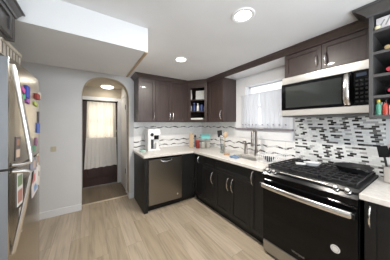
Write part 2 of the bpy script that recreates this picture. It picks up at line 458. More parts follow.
kn = MB().lathe([(0.0, 0.0), (0.028, 0.0), (0.028, 0.008), (0.01, 0.014), (0.01, 0.035), (0.0, 0.035)], 16, Matrix.Translation((0.53, YD + 0.02, 0.90)) @ Matrix.Rotation(R(90), 4, 'X'))
kn.tube([(0.53, YD - 0.012, 0.90), (0.49, YD - 0.016, 0.90), (0.44, YD - 0.012, 0.895)], 0.009)
kn.build('lever_handle', M_nickel, d1, True)

# ------------------------------------------------------------------ sink window
w1 = bpy.data.objects.new('window_1', None); COL.objects.link(w1); struct(w1, 'white framed window over the sink')
cs = MB()
cs.box(XW - 0.02, XW, WY1 - 0.012, 2.105, 1.337, 2.234, 0.003).box(XW - 0.02, XW, 1.10, WY0 + 0.012, 1.337, 2.234, 0.003).box(XW - 0.02, XW, WY0, WY1, WZ1 - 0.012, 2.234, 0.003)
cs.box(XW - 0.02, XW, 1.10, 2.105, 1.168, 1.313, 0.003)
cs.build('window_casing', M_white, w1)
fr = MB()   # jamb liner and sashes
fr.box(XW, XW + 0.115, WY1 - 0.018, WY1, WZ0, WZ1).box(XW, XW + 0.115, WY0, WY0 + 0.018, WZ0, WZ1).box(XW, XW + 0.115, WY0, WY1, WZ1 - 0.014, WZ1).box(XW, XW + 0.115, WY0, WY1, WZ0, WZ0 + 0.018)
fr.build('window_jamb', M_white, w1)
sa = MB()
for z0, z1, x in ((WZ0 + 0.018, 1.70, XW + 0.045), (1.68, WZ1 - 0.014, XW + 0.075)):
    a, c = WY0 + 0.018, WY1 - 0.018
    sa.box(x, x + 0.028, a, a + 0.035, z0, z1).box(x, x + 0.028, c - 0.035, c, z0, z1).box(x, x + 0.028, a, c, z0, z0 + 0.03).box(x, x + 0.028, a, c, z1 - 0.018, z1)
sa.build('window_sash', M_white, w1)
MB().box(XW + 0.056, XW + 0.062, WY0 + 0.05, WY1 - 0.05, WZ0 + 0.046, 1.684).build('pane', M_glass, w1)
MB().box(XW + 0.086, XW + 0.092, WY0 + 0.05, WY1 - 0.05, 1.708, WZ1 - 0.03).build('pane', M_glass, w1)
MB().box(XW - 0.055, XW, 1.095, 2.095, 1.314, 1.3365, 0.003).build('window_sill', mottled('sill_stone', (0.20, 0.175, 0.19), (0.30, 0.265, 0.285), 40, 0.3), w1)

# frame of the unseen window added for light behind the viewer
w2 = MB()
for x in (-0.60, 0.17, 0.94, 1.67): w2.box(x, x + 0.03, YN - 0.06, YN - 0.02, 0.75, 2.15)
w2.box(-0.60, 1.70, YN - 0.06, YN - 0.02, 0.75, 0.78).box(-0.60, 1.70, YN - 0.06, YN - 0.02, 2.12, 2.15)
struct(w2.build('added_window', M_white), 'unseen white framed window added for light behind the viewer')

# tile on the walls (part of the setting)
struct(MB().box(0.716, XW - 0.001, YB - 0.008, YB, CT + 0.001, ZU - 0.002).build('wall_back_tile', M_tileb), 'pale marble backsplash with thin dark mosaic rows on the back wall')
tl = MB().box(XW - 0.008, XW, 1.074, 2.106, CT + 0.001, 1.166).box(XW - 0.008, XW, 2.106, YB - 0.009, CT + 0.001, ZU - 0.002)
struct(tl.build('wall_right_tile', M_tiler), 'pale marble backsplash with thin dark mosaic rows under the sink window')
struct(MB().box(XW - 0.009, XW, 0.284, 1.073, 0.90, 1.487).build('wall_right_mosaic', M_mosaic), 'black grey and white glass mosaic behind the range')

# ------------------------------------------------------------------ cabinets
def shaker(x0, x1, z0, z1, rail=0.058, y0=0.0, th=0.02):
    m = MB(); g = 0.0015; x0 += g; x1 -= g; z0 += g; z1 -= g
    rail = min(rail, (x1 - x0)*0.27, (z1 - z0)*0.32)
    m.box(x0, x0 + rail, y0, y0 + th, z0, z1, 0.0012).box(x1 - rail, x1, y0, y0 + th, z0, z1, 0.0012)
    m.box(x0 + rail, x1 - rail, y0, y0 + th, z0, z0 + rail, 0.0012).box(x0 + rail, x1 - rail, y0, y0 + th, z1 - rail, z1, 0.0012)
    m.box(x0 + rail - 0.002, x1 - rail + 0.002, y0 + 0.010, y0 + th - 0.002, z0 + rail - 0.002, z1 - rail + 0.002)
    return m
def pull(x, z, L=0.15, vertical=True):
    """arched bar pull standing off the door face (y = 0)"""
    m = MB(); n = 10; pts = []; rr = []
    for i in range(n + 1):
        s = -1 + 2*i/n
        o = -0.034*(1 - s*s)**0.6 if abs(s) < 1 else 0.0
        pts.append((x, o, z + s*L/2) if vertical else (x + s*L/2, o, z)); rr.append(0.0062 if abs(s) < 0.85 else 0.0085)
    return m.tube(pts, rr, 8)

def carcass(w, d, z0, z1, top, toe=0.0, t=0.018):
    m = MB()
    m.box(0, t, 0.021, d, z0, z1).box(w - t, w, 0.021, d, z0, z1).box(t, w - t, 0.021, d, z0, z0 + t).box(t, w - t, d - 0.008, d, z0 + t, z1)
    if top: m.box(t, w - t, 0.021, d - 0.008, z1 - t, z1)
    if toe: m.box(0, w, 0.072, 0.090, 0.0, z0).box(0, t, 0.09, d, 0, z0).box(w - t, w, 0.09, d, 0, z0)
    return m
def fronts(root, spec, m=None):
    for kind, x0, x1, z0, z1, hx, hz, L in spec:
        o = shaker(x0, x1, z0, z1, 0.058 if z1 - z0 > 0.3 else 0.042).build(kind, m or M_cab, root)
        if hx is not None:
            h = pull(hx, hz, L).build('handle', M_nickel, o, True)
            h['label'] = 'arched satin nickel handle'
def base_cab(label, loc, rot, w, d, spec, group='base cabinets under the worktop'):
    c = thing('base_cabinet', label, 'cabinet', loc, rot, group)
    carcass(w, d, 0.10, 0.874, False, 0.10).build('carcass', M_base, c)
    fronts(c, spec, M_base); return c
RZ = R(-90)
G = 0.001
# right run, from the corner towards the viewer
base_cab('narrow near-black base cabinet in the inner corner with one tall door, nearest the dishwasher', (XF, 2.535, 0), RZ, 0.281, 0.66, [('door', 0, 0.281, 0.105, 0.868, 0.165, 0.775, 0.11)])
base_cab('near-black base cabinet with a drawer above one door, left of the sink doors', (XF, 2.253, 0), RZ, 0.302, 0.66,
         [('drawer_front', 0, 0.302, 0.70, 0.868, None, 0, 0), ('door', 0, 0.302, 0.105, 0.697, 0.256, 0.552, 0.17)])
base_cab('wide near-black sink base cabinet with two doors and paired handles below the faucet', (XF, 1.950, 0), RZ, 0.668, 0.66,
         [('false_front', 0, 0.668, 0.70, 0.868, None, 0, 0), ('door', 0, 0.334, 0.105, 0.697, 0.299, 0.558, 0.17), ('door', 0.334, 0.668, 0.105, 0.697, 0.385, 0.563, 0.17)])
base_cab('slim near-black base cabinet with one tall door, directly left of the range', (XF, 1.281, 0), RZ, 0.192, 0.66, [('door', 0, 0.192, 0.105, 0.868, 0.042, 0.76, 0.16)])
base_cab('near-black base cabinet right of the range under the white counter end', (XF, 0.303, 0), RZ, 0.45, 0.66, [('door', 0, 0.45, 0.105, 0.868, 0.030, 0.76, 0.145)])
# filler and end panel beside the dishwasher
fp = MB().box(1.388, 1.642, 2.540, 2.560, 0.10, 0.874, 0.001).box(1.388, 1.712, 2.612, 2.63, 0, 0.10).box(1.388, 1.406, 2.63, 3.22, 0.0, 0.874)
tag(fp.build('filler_panel', M_base), 'plain near-black filler panel between the dishwasher and the corner', 'panel')
ep = MB().box(0.722, 0.782, 2.540, 3.222, 0.0, 0.874, 0.0015)
tag(ep.build('end_panel', M_base), 'dark end panel at the left end of the counter by the arch', 'panel')

# worktops
sx0, sx1, sy0, sy1 = 1.850, 2.150, 1.36, 1.84
ct = MB()
ct.box(0.700, XW - 0.009, 2.503, YB - 0.009, 0.876, CT, 0.003)
ct.box(XF - 0.035, sx0, 1.088, 2.503, 0.876, CT, 0.003).box(sx1, XW - 0.009, 1.088, 2.503, 0.876, CT, 0.003)
ct.box(sx0 - 0.003, sx1 + 0.003, sy1, 2.503, 0.876, CT, 0.003).box(sx0 - 0.003, sx1 + 0.003, 1.088, sy0, 0.876, CT, 0.003)
tag(ct.build('worktop', M_quartz), 'long L-shaped pale quartz worktop with the sink cut-out', 'countertop')
c2 = MB().box(XF - 0.035, XW - 0.011, -0.15, 0.3225, 0.876, CT, 0.003)
tag(c2.build('worktop', M_quartz), 'short pale quartz worktop right of the range', 'countertop')
sk = MB()
for x0, x1, y0, y1, z0, z1 in ((sx0 - 0.006, sx0, sy0 - 0.006, sy1 + 0.006, 0.69, 0.8755), (sx1, sx1 + 0.006, sy0 - 0.006, sy1 + 0.006, 0.69, 0.8755), (sx0, sx1, sy0 - 0.006, sy0, 0.69, 0.8755), (sx0, sx1, sy1, sy1 + 0.006, 0.69, 0.8755), (sx0, sx1, sy0, sy1, 0.69, 0.696)):
    sk.box(x0, x1, y0, y1, z0, z1)
sr = sk.build('kitchen_sink', mat('satin_basin', (0.78, 0.77, 0.75), 0.42, metal=0.85)); tag(sr, 'stainless undermount sink basin below the window', 'sink')
MB().lathe([(0.0, 0), (0.04, 0), (0.045, 0.004), (0.0, 0.003)], 16, Matrix.Translation((2.00, 1.60, 0.6965))).build('drain', M_chrome, sr, True)

# wall cabinets
def wall_cab(label, loc, rot, w, d, z0, z1, spec, group='wall cabinets under the crown'):
    c = thing('wall_cabinet', label, 'cabinet', (loc[0], loc[1], z0), rot, group)
    m = carcass(w, d, 0, z1 - z0, True); m.build('carcass', M_cab, c)
    fronts(c, [(k, a, b_, e - z0, f - z0, hx, hz - z0, L) for k, a, b_, e, f, hx, hz, L in spec]); return c
ZT = 2.290
DT = 2.222
wall_cab('dark brown wall cabinet with a single door, at the left end above the coffee maker', (0.722, UY, 0), 0, 0.310, 0.331, ZU, ZT, [('door', 0, 0.310, ZU + 0.004, DT, 0.272, 1.565, 0.14)])
wall_cab('dark brown wall cabinet with two doors above the dishwasher and counter corner', (1.033, UY, 0), 0, 0.620, 0.331, ZU, ZT,
         [('door', 0, 0.310, ZU + 0.004, DT, 0.276, 1.565, 0.14), ('door', 0.310, 0.620, ZU + 0.004, DT, 0.344, 1.565, 0.14)])
wall_cab('dark brown wall cabinet with one door between the corner shelves and the sink window', (UX, 2.542, 0), RZ, 0.430, 0.331, ZU, ZT, [('door', 0, 0.430, ZU + 0.004, DT, 0.385, 1.575, 0.15)])
wall_cab('short dark cabinet with two doors mounted above the microwave', (UX, 1.042, 0), RZ, 0.734, 0.331, 1.957, ZT,
         [('door', 0, 0.372, 1.960, DT, 0.335, 2.065, 0.11), ('door', 0.372, 0.734, 1.960, DT, 0.410, 2.065, 0.11)])

# diagonal corner cabinet with open shelves
cc = thing('corner_shelf_cabinet', 'dark corner wall cabinet with an open front and shelves of dishes', 'cabinet', (0, 0, ZU))
DA, DB = Vector((1.727, UY)), Vector((UX, 2.560))
pent = [(1.656, YB - 0.012), (1.656, UY + 0.004), (DA.x, DA.y + 0.004), (DB.x + 0.004, DB.y), (DB.x + 0.004, 2.5435), (XW - 0.011, 2.5435), (XW - 0.011, YB - 0.012)]
hh = ZT - ZU
m = MB().prism(pent, 0, 0.02).prism(pent, hh - 0.02, hh)
m.box(1.656, XW - 0.011, YB - 0.022, YB - 0.012, 0.02, hh - 0.02).box(XW - 0.021, XW - 0.011, 2.5435, YB - 0.022, 0.02, hh - 0.02)
m.box(1.656, 1.670, UY + 0.004, YB - 0.022, 0.02, hh - 0.02).box(1.670, DA.x - 0.003, UY + 0.004, UY + 0.02, 0.02, hh - 0.02)
m.box(UX + 0.004, XW - 0.021, 2.5435, 2.5575, 0.02, hh - 0.02)
m.build('carcass', M_cab, cc)
pin = [(1.671, YB - 0.023), (1.671, UY + 0.03), (DA.x + 0.012, DA.y + 0.02), (DB.x + 0.02, DB.y + 0.012), (XW - 0.022, 2.575), (XW - 0.022, YB - 0.023)]
for z in (1.675, 1.915): MB().prism(pin, z - ZU - 0.018, z - ZU).build('shelf', M_cab, cc)
dv = DB - DA; L = dv.length; ang = math.atan2(dv.y, dv.x)
MD = Matrix.Translation((DA.x, DA.y, 0)) @ Matrix.Rotation(ang, 4, 'Z')
ff = MB()
st = 0.062
ff.box(0.002, st, -0.014, 0.006, 0.004, DT - ZU, 0.001, MD).box(L - st, L - 0.002, -0.014, 0.006, 0.004, DT - ZU, 0.001, MD)
ff.box(st, L - st, -0.014, 0.006, 0.004, 0.05, 0.001, MD).box(st, L - st, -0.014, 0.006, DT - ZU - 0.075, DT - ZU, 0.001, MD)
ff.build('face_frame', M_cab, cc)

# crown moulding
prof = [(0.001, 2.224), (0.008, 2.224), (0.012, 2.236), (0.030, 2.256), (0.050, 2.276), (0.062, 2.279), (0.062, 2.2935), (0.001, 2.2935)]
cr = MB().sweep([(0.7205, YB - 0.01), (0.7205, UY), (DA.x, UY), (UX, DB.y), (UX, 0.308)], prof)
struct(cr.build('trim_5', M_cab), 'dark crown moulding along the wall cabinets')

# tall open shelf unit at the right edge
SX, SY = 1.785, 0.304
su = thing('open_shelf_unit', 'dark open wall shelf unit beside the microwave holding wine and spices', 'shelf', (SX, SY, 1.456), RZ)
w, d, hh = 0.42, 0.52, 2.250 - 1.456
m = MB().box(0, 0.022, 0, d, 0, hh, 0.001).box(w - 0.022, w, 0, d, 0, hh, 0.001).box(0.022, w - 0.022, 0, d, 0, 0.022, 0.001).box(0.022, w - 0.022, 0, d, hh - 0.022, hh).box(0.022, w - 0.022, d - 0.01, d, 0.022, hh - 0.022)
m.build('carcass', M_cab_gloss, su)
for z in (1.623, 1.781, 1.950, 2.112): MB().box(0.022, w - 0.022, 0.004, d - 0.01, z - 1.456 - 0.020, z - 1.456).build('shelf', M_cab_gloss, su)
cp = [(o*1.25, z - 1.456 - 0.004) for o, z in prof]
MB().sweep([(0.0, 0.30), (0.0, 0.0), (w, 0.0)], [(-o if False else o, z) for o, z in cp]).build('crown', M_cab_gloss, su)

# cabinet over the refrigerator with its crown
oc = thing('wall_cabinet', 'dark cabinet high at left above the refrigerator with a flared crown', 'cabinet', (-0.375, 0.62, 1.905), R(90), 'wall cabinets under the crown')
carcass(0.80, 0.70, 0, 0.17, True).build('carcass', M_cab_gloss, oc)
for a, b_ in ((0, 0.38), (0.38, 0.76)): shaker(a, b_, 0.004, 0.150, 0.03).build('door', M_cab_gloss, oc)
MB().box(0.762, 0.80, 0.0, 0.02, 0.0, 0.15).build('stile', M_cab_gloss, oc)
MB().sweep([(0.0, 0.0), (0.80, 0.0), (0.80, 0.66)], [(0.0, 0.145), (0.006, 0.145), (0.010, 0.158), (0.026, 0.186), (0.036, 0.190), (0.036, 0.198), (0.0, 0.198)]).build('crown', M_cab_gloss, oc)

# ------------------------------------------------------------------ dishwasher
dw = thing('dishwasher', 'stainless steel dishwasher under the left end of the counter', 'dishwasher', (0.784, B, 0))
MB().box(0.004, 0.598, 0.03, 0.60, 0.09, 0.868).build('tub', M_blackmatte, dw)
MB().box(0.01, 0.592, 0.06, 0.075, 0.0, 0.09).build('toe_panel', M_black, dw)
m = MB().box(0.003, 0.599, -0.006, 0.03, 0.105, 0.838, 0.004)
dd = m.build('door', M_steelv, dw)
MB().box(0.003, 0.599, -0.002, 0.03, 0.840, 0.868, 0.003).build('control_strip', M_black, dw)
m = MB()
m.tube([(0.205, -0.006, 0.822), (0.212, -0.022, 0.806), (0.24, -0.030, 0.795), (0.302, -0.034, 0.792), (0.36, -0.030, 0.795), (0.39, -0.022, 0.806), (0.397, -0.006, 0.822)], 0.010, 10)
m.build('handle', M_chrome, dd, True)
MB().box(0.215, 0.388, -0.0075, -0.005, 0.800, 0.826).build('handle_recess', M_blackmatte, dd)
MB().lathe([(0, 0), (0.016, 0), (0.016, 0.0015), (0, 0.0015)], 16, Matrix.Translation((0.515, -0.006, 0.19)) @ Matrix.Rotation(R(90), 4, 'X')).build('badge', M_nickel, dd)

# ------------------------------------------------------------------ range
RX, RY = 1.605, 1.083
rg = thing('kitchen_range', 'black glass and stainless gas range with a long bright oven handle', 'range', (RX, RY, 0), RZ)
w = 0.757
MB().box(0, w, 0.042, 0.69, 0.02, 0.905, 0.003).build('body', M_black, rg)
MB().box(0.02, w - 0.02, 0.06, 0.09, 0.0, 0.02).build('foot_rail', M_black, rg)
dr = MB().box(0.004, w - 0.004, 0.0, 0.041, 0.03, 0.150, 0.006).build('drawer', M_steel, rg)
od = MB().box(0.003, w - 0.003, 0.0, 0.041, 0.156, 0.815, 0.004).build('oven_door', M_blackglass, rg)
# flat bowed handle with end caps
m = MB(); n = 14; pts = []
for i in range(n + 1):
    s = -1 + 2*i/n; pts.append((w/2 + s*0.355, -0.052 - 0.020*(1 - s*s), 0.757))
m.tube(pts, 0.025, 12, flat=(0.5, 1.0))
hn = m.build('handle', M_nickel, od, True)
for x in (0.018, w - 0.018): MB().box(x - 0.014, x + 0.014, -0.062, 0.0, 0.735, 0.779, 0.004).build('handle_mount', M_black, hn)
# control panel: sloped black face under a stainless nose
MB().prism([(0.0, 0.818), (0.041, 0.818), (0.041, 0.905), (0.030, 0.905), (0.0, 0.860)], 0.002, w - 0.002, Matrix(((0, 0, 1, 0), (1, 0, 0, 0), (0, 1, 0, 0), (0, 0, 0, 1)))).build('control_panel', M_blackglass, rg)
m = MB().prism([(-0.004, 0.866), (0.006, 0.862), (0.07, 0.917), (0.07, 0.928), (0.055, 0.926)], 0.0, w, Matrix(((0, 0, 1, 0), (1, 0, 0, 0), (0, 1, 0, 0), (0, 0, 0, 1))))
cpn = m.build('control_ledge', M_black, rg)
MB().box(0.175, 0.56, -0.003, 0.003, -0.004, 0.004, 0, Matrix.Translation((0, 0.042, 0.913)) @ Matrix.Rotation(R(-45), 4, 'X')).build('trim_bar', M_steel, cpn)
MB().box(0.03, 0.72, -0.002, 0.002, -0.003, 0.003, 0, Matrix.Translation((0, 0.000, 0.8705)) @ Matrix.Rotation(R(-45), 4, 'X')).build('edge_bar', M_black, cpn)
KR = Matrix.Rotation(R(40), 4, 'X')
for x in (0.050, 0.120, 0.625, 0.695):
    k = MB().lathe([(0, 0), (0.021, 0), (0.021, 0.006), (0.017, 0.010), (0.0155, 0.030), (0.012, 0.033), (0, 0.033)], 18, Matrix.Translation((x, 0.028, 0.898)) @ KR).build('knob', M_nickel, rg, True)
# cooktop and grates
MB().box(0.0, w, 0.055, 0.69, 0.906, 0.927, 0.004).build('cooktop', M_blackmatte, rg)
burn = [(0.15, 0.22, 0.045), (0.15, 0.52, 0.038), (0.372, 0.37, 0.05), (0.595, 0.22, 0.05), (0.595, 0.52, 0.038)]
for x, y, r in burn:
    MB().lathe([(0, 0), (r, 0), (r, 0.007), (r*0.85, 0.011), (r*0.85, 0.017), (0, 0.019)], 18, Matrix.Translation((x, y, 0.927))).build('burner', M_blackmatte, rg, True)
for x0, x1 in ((0.012, 0.246), (0.250, 0.494), (0.498, 0.732)):
    m = MB(); z0, z1 = 0.945, 0.960; y0, y1 = 0.085, 0.670; t = 0.012
    m.box(x0, x1, y0, y0 + t, z0, z1, 0.002).box(x0, x1, y1 - t, y1, z0, z1, 0.002).box(x0, x0 + t, y0, y1, z0, z1, 0.002).box(x1 - t, x1, y0, y1, z0, z1, 0.002)
    for k in range(1, 6):
        y = y0 + (y1 - y0)*k/6; m.box(x0, x1, y - 0.005, y + 0.005, z0 + 0.002, z1, 0.001)
    xm = (x0 + x1)/2
    for xx in (xm - 0.06, xm, xm + 0.06): m.box(xx - 0.005, xx + 0.005, y0, y1, z0 + 0.002, z1, 0.001)
    for xx in (x0 + 0.006, x1 - 0.006):
        for yy in (y0 + 0.006, y1 - 0.006): m.box(xx - 0.005, xx + 0.005, yy - 0.005, yy + 0.005, 0.9265, z0)
    m.build('grate', M_iron, rg)
# round white sticker and the maker's word on the oven door
RF = Matrix.Translation((0, 0, 0)) @ Matrix.Rotation(R(90), 4, 'X')
MB().lathe([(0, 0), (0.030, 0), (0.030, 0.001), (0, 0.001)], 28, Matrix.Translation((0.629, -0.0002, 0.437)) @ RF).build('round_sticker', M_paper, od)
MB().lathe([(0.020, 0), (0.023, 0), (0.023, 0.0014), (0.020, 0.0014), (0.020, 0)], 28, Matrix.Translation((0.629, -0.0004, 0.437)) @ RF, close=False).build('sticker_ring', mat('sticker_grey', (0.35, 0.33, 0.33), 0.6), od)
def text(body, size, m, parent, M, name):
    cu = bpy.data.curves.new(name, 'FONT'); cu.body = body; cu.size = size; cu.align_x = 'CENTER'; cu.align_y = 'CENTER'; cu.extrude = 0.0004
    o = bpy.data.objects.new('tmp_text', cu); COL.objects.link(o); bpy.context.view_layer.update()
    me = bpy.data.meshes.new_from_object(o.evaluated_get(bpy.context.evaluated_depsgraph_get()))
    bpy.data.objects.remove(o); me.transform(M); me.materials.clear(); me.materials.append(m); me.name = name
    q = bpy.data.objects.new(name, me); COL.objects.link(q)
    if parent is not None: q.parent = parent
    return q
M_logo = mat('logo_grey', (0.30, 0.30, 0.30), 0.35, metal=0.6)
text('Whirlpool', 0.026, M_logo, od, Matrix.Translation((w/2 - 0.02, -0.0006, 0.213)) @ RF, 'logo')

# ------------------------------------------------------------------ microwave
mw = thing('microwave', 'stainless over-the-range microwave with a black glass door', 'microwave', (1.945, 1.056, 1.492), RZ)
w, h = 0.742, 0.462
MB().box(0, w, 0.03, 0.36, 0.012, h, 0.003).build('body', M_blackmatte, mw)
MB().box(0.0, w, 0.012, 0.36, 0.0, 0.012, 0.002).build('vent_base', mat('dark_grey_metal', (0.16, 0.16, 0.16), 0.4, metal=0.6), mw)
MB().box(0.0, w, 0.0, 0.03, h - 0.082, h, 0.004).build('top_panel', M_steel, mw)
bp = MB().box(0.0, w, -0.006, 0.03, 0.012, 0.078, 0.004).build('bottom_panel', M_satin, mw)
do = MB().box(0.0, 0.628, -0.010, 0.03, 0.080, h - 0.084, 0.004).build('door', M_blackglass, mw)
MB().box(0.050, 0.555, -0.0115, -0.009, 0.105, h - 0.115, 0.001).build('door_window', mat('smoked_glass', (0.030, 0.033, 0.031), 0.06, coat=0.2), do)
m = MB(); pts = [(0.594, -0.012 - 0.040*(1 - (2*i/12 - 1)**2)**0.7 if 0 < i < 12 else -0.012, 0.092 + (h - 0.188)*i/12) for i in range(13)]
m.tube(pts, 0.023, 12, flat=(1.0, 0.5))
m.build('handle', M_nickel, do, True)
cpn = MB().box(0.631, w, -0.006, 0.03, 0.080, h - 0.084, 0.003).build('control_panel', M_blackglass, mw)
MB().box(0.650, w - 0.03, -0.0072, -0.005, h - 0.135, h - 0.105).build('display', mat('display', (0.02, 0.03, 0.05), 0.2, emit=(0.25, 0.35, 0.6), estr=0.02), cpn)
M_key = mat('key_grey', (0.010, 0.010, 0.011), 0.5, spec=0.2)
for r in range(6):
    for c in range(3): MB().box(0.646 + c*0.030, 0.664 + c*0.030, -0.0072, -0.005, 0.105 + r*0.036, 0.121 + r*0.036).build('button', M_key, cpn)

# ------------------------------------------------------------------ refrigerator
FX, FY = -0.375, 1.371
rf = thing('refrigerator', 'tall stainless top-freezer refrigerator at the left covered in magnets', 'refrigerator', (FX, FY, 0), R(90))
w = 0.69
MB().box(0.004, w - 0.004, 0.068, 0.70, 0.03, 1.815, 0.006).build('body', M_fridgeside, rf)
MB().box(0.02, w - 0.02, 0.08, 0.12, 0.0, 0.03).build('toe_grille', M_blackmatte, rf)
def bow_door(z0, z1):
    pts = [(0.0, 0.064), (0.0, 0.016)]
    for i in range(11):
        s = -1 + i/5.0; pts.append((w/2 + s*(w/2 - 0.004), 0.012*s*s*abs(s) - 0.0))
    pts += [(w, 0.016), (w, 0.064)]
    return MB().prism([(x, y) for x, y in pts], z0, z1)
fz = bow_door(1.152, 1.800).build('freezer_door', M_fridge, rf)
fd = bow_door(0.06, 1.138).build('fridge_door', M_fridge, rf)
for dd_, z0, z1 in ((fz, 1.154, 1.798), (fd, 0.062, 1.136)): MB().box(-0.0015, 0.0, 0.016, 0.064, z0, z1).build('door_edge', M_fridgeside, dd_)
MB().box(0.01, w - 0.01, 0.012, 0.07, 1.138, 1.152).build('door_gasket', M_blackmatte, rf)
MB().box(0.60, 0.66, 0.02, 0.10, 1.800, 1.829, 0.004).build('hinge_cover', M_fridgeside, rf)
def fr_handle(za, zb):   # stands out furthest at zb, by the seam between the doors
    pts = []
    for i in range(13):
        s = i/12; pts.append((0.032, 0.004 - 0.080*(0.85*s + 0.15*math.sin(s*math.pi/2)), za + (zb - za)*s))
    pts.append((0.032, -0.045, zb + (0.012 if zb > za else -0.012))); pts.append((0.032, 0.004, zb + (0.014 if zb > za else -0.014)))
    return MB().tube(pts, 0.013, 10)
fr_handle(1.765, 1.180).build('handle', M_nickel, fz, True)
fr_handle(0.640, 1.112).build('handle', M_nickel, fd, True)

# papers and magnets on the refrigerator (each rests on a door)
def fmag(name, label, cat, y, z, wd, ht, col, tilt=0.0, th=0.002, grp=None, accents=None):
    x = y - FY
    s = (x - w/2)/(w/2); off = 0.012*abs(s)**3
    a = math.atan(0.036*s*abs(s)/(w/2)) if abs(s) < 1 else 0
    o = thing(name, label, cat, (FX - off + 0.0008, y, z), R(90) + a, grp) if accents else None
    ME = Matrix.Rotation(tilt, 4, 'Y')
    m = MB().box(-wd/2, wd/2, -th, 0, -ht/2, ht/2, min(0.0008, th*0.3), ME)
    mm = mat(name + '_' + cat, col, 0.6)
    if accents:
        m.build('sheet', mm, o)
        for ax, az, aw, ah, ac in accents:
            MB().box(ax - aw/2, ax + aw/2, -th - 0.0008, -th, az - ah/2, az + ah/2, 0, ME).build('print', mat('print_ink', ac, 0.6), o)
    else:
        o = m.build(name, mm); tag(o, label, cat, grp); place(o, (FX - off + 0.0008, y, z), R(90) + a)
    return o
MG = 'magnets and papers on the refrigerator doors'
fmag('fridge_magnet', 'large blue magnet near the top of the freezer door', 'magnet', 1.635, 1.640, 0.07, 0.085, (0.05, 0.07, 0.42), 0.1, 0.010, MG)
fmag('fridge_magnet', 'red magnet at the far top corner of the freezer door', 'magnet', 1.905, 1.645, 0.12, 0.045, (0.33, 0.035, 0.03), 0.0, 0.014, MG)
fmag('fridge_magnet', 'white oval magnet beside the red corner magnet', 'magnet', 1.985, 1.665, 0.05, 0.05, (0.72, 0.66, 0.60), 0.2, 0.014, MG)
fmag('fridge_magnet', 'small pink magnet left of the blue one on the freezer door', 'magnet', 1.548, 1.640, 0.05, 0.03, (0.62, 0.12, 0.36), 0.3, 0.008, MG)
fmag('fridge_magnet', 'small green magnet under the pink one on the freezer door', 'magnet', 1.555, 1.595, 0.05, 0.03, (0.10, 0.42, 0.22), -0.2, 0.008, MG)
fmag('fridge_magnet', 'small purple magnet below the large blue magnet', 'magnet', 1.650, 1.575, 0.06, 0.028, (0.36, 0.12, 0.42), 0.2, 0.008, MG)
fmag('fridge_magnet', 'yellow-green magnet below the red corner magnet', 'magnet', 1.855, 1.575, 0.09, 0.025, (0.46, 0.55, 0.14), 0.15, 0.008, MG)
fmag('fridge_magnet', 'blue round-edged magnet halfway down the freezer door', 'magnet', 1.945, 1.375, 0.085, 0.085, (0.10, 0.16, 0.50), 0.1, 0.010, MG)
fmag('fridge_magnet', 'slim dark magnet above the mid-door blue one', 'magnet', 1.965, 1.47, 0.025, 0.10, (0.10, 0.09, 0.10), 0.1, 0.008, MG)
fmag('fridge_magnet', 'small mauve magnet left of the mid-door blue one', 'magnet', 1.875, 1.262, 0.05, 0.06, (0.30, 0.14, 0.24), 0.3, 0.008, MG)
fmag('fridge_magnet', 'small green magnet just above the door seam', 'magnet', 1.800, 1.212, 0.07, 0.045, (0.12, 0.30, 0.20), 0.0, 0.008, MG)
fmag('photo_print', 'dark photo standing behind the handle above the door seam', 'photo', 1.475, 1.255, 0.07, 0.15, (0.14, 0.12, 0.12), 0.05, 0.002, MG, [(0.0, -0.03, 0.05, 0.05, (0.62, 0.48, 0.38)), (0.0, 0.04, 0.04, 0.04, (0.35, 0.2, 0.14))])
fmag('photo_print', 'white-edged photo behind the lower handle under the door seam', 'photo', 1.505, 0.995, 0.09, 0.22, (0.70, 0.69, 0.68), 0.0, 0.002, MG, [(0, 0.05, 0.07, 0.07, (0.20, 0.28, 0.16)), (0, -0.05, 0.07, 0.08, (0.45, 0.22, 0.18))])
fmag('photo_print', 'narrow photo strip lowest on the refrigerator door', 'photo', 1.515, 0.78, 0.06, 0.17, (0.55, 0.52, 0.50), 0.08, 0.002, MG, [(0, 0.03, 0.045, 0.06, (0.16, 0.14, 0.15))])
fmag('photo_print', 'blue-grey photo just under the seam at mid door', 'photo', 1.800, 1.085, 0.17, 0.10, (0.30, 0.31, 0.40), 0.1, 0.002, MG, [(0.02, 0, 0.07, 0.06, (0.55, 0.45, 0.38))])
fmag('photo_print', 'pink and blue drawing at mid height of the refrigerator door', 'drawing', 1.830, 0.935, 0.18, 0.20, (0.72, 0.66, 0.66), -0.1, 0.002, MG, [(-0.02, 0.04, 0.08, 0.06, (0.62, 0.22, 0.22)), (0.02, -0.05, 0.08, 0.05, (0.18, 0.36, 0.62))])
fmag('photo_print', 'small photo near the far edge just below the seam', 'photo', 1.950, 1.100, 0.09, 0.10, (0.66, 0.60, 0.50), 0.0, 0.002, MG, [(0, 0, 0.05, 0.06, (0.36, 0.16, 0.14))])
fmag('photo_print', 'curling white paper at the far edge of the refrigerator door', 'paper', 1.965, 0.96, 0.13, 0.17, (0.76, 0.74, 0.68), 0.35, 0.004, MG, [(0, 0.01, 0.07, 0.04, (0.45, 0.40, 0.36))])

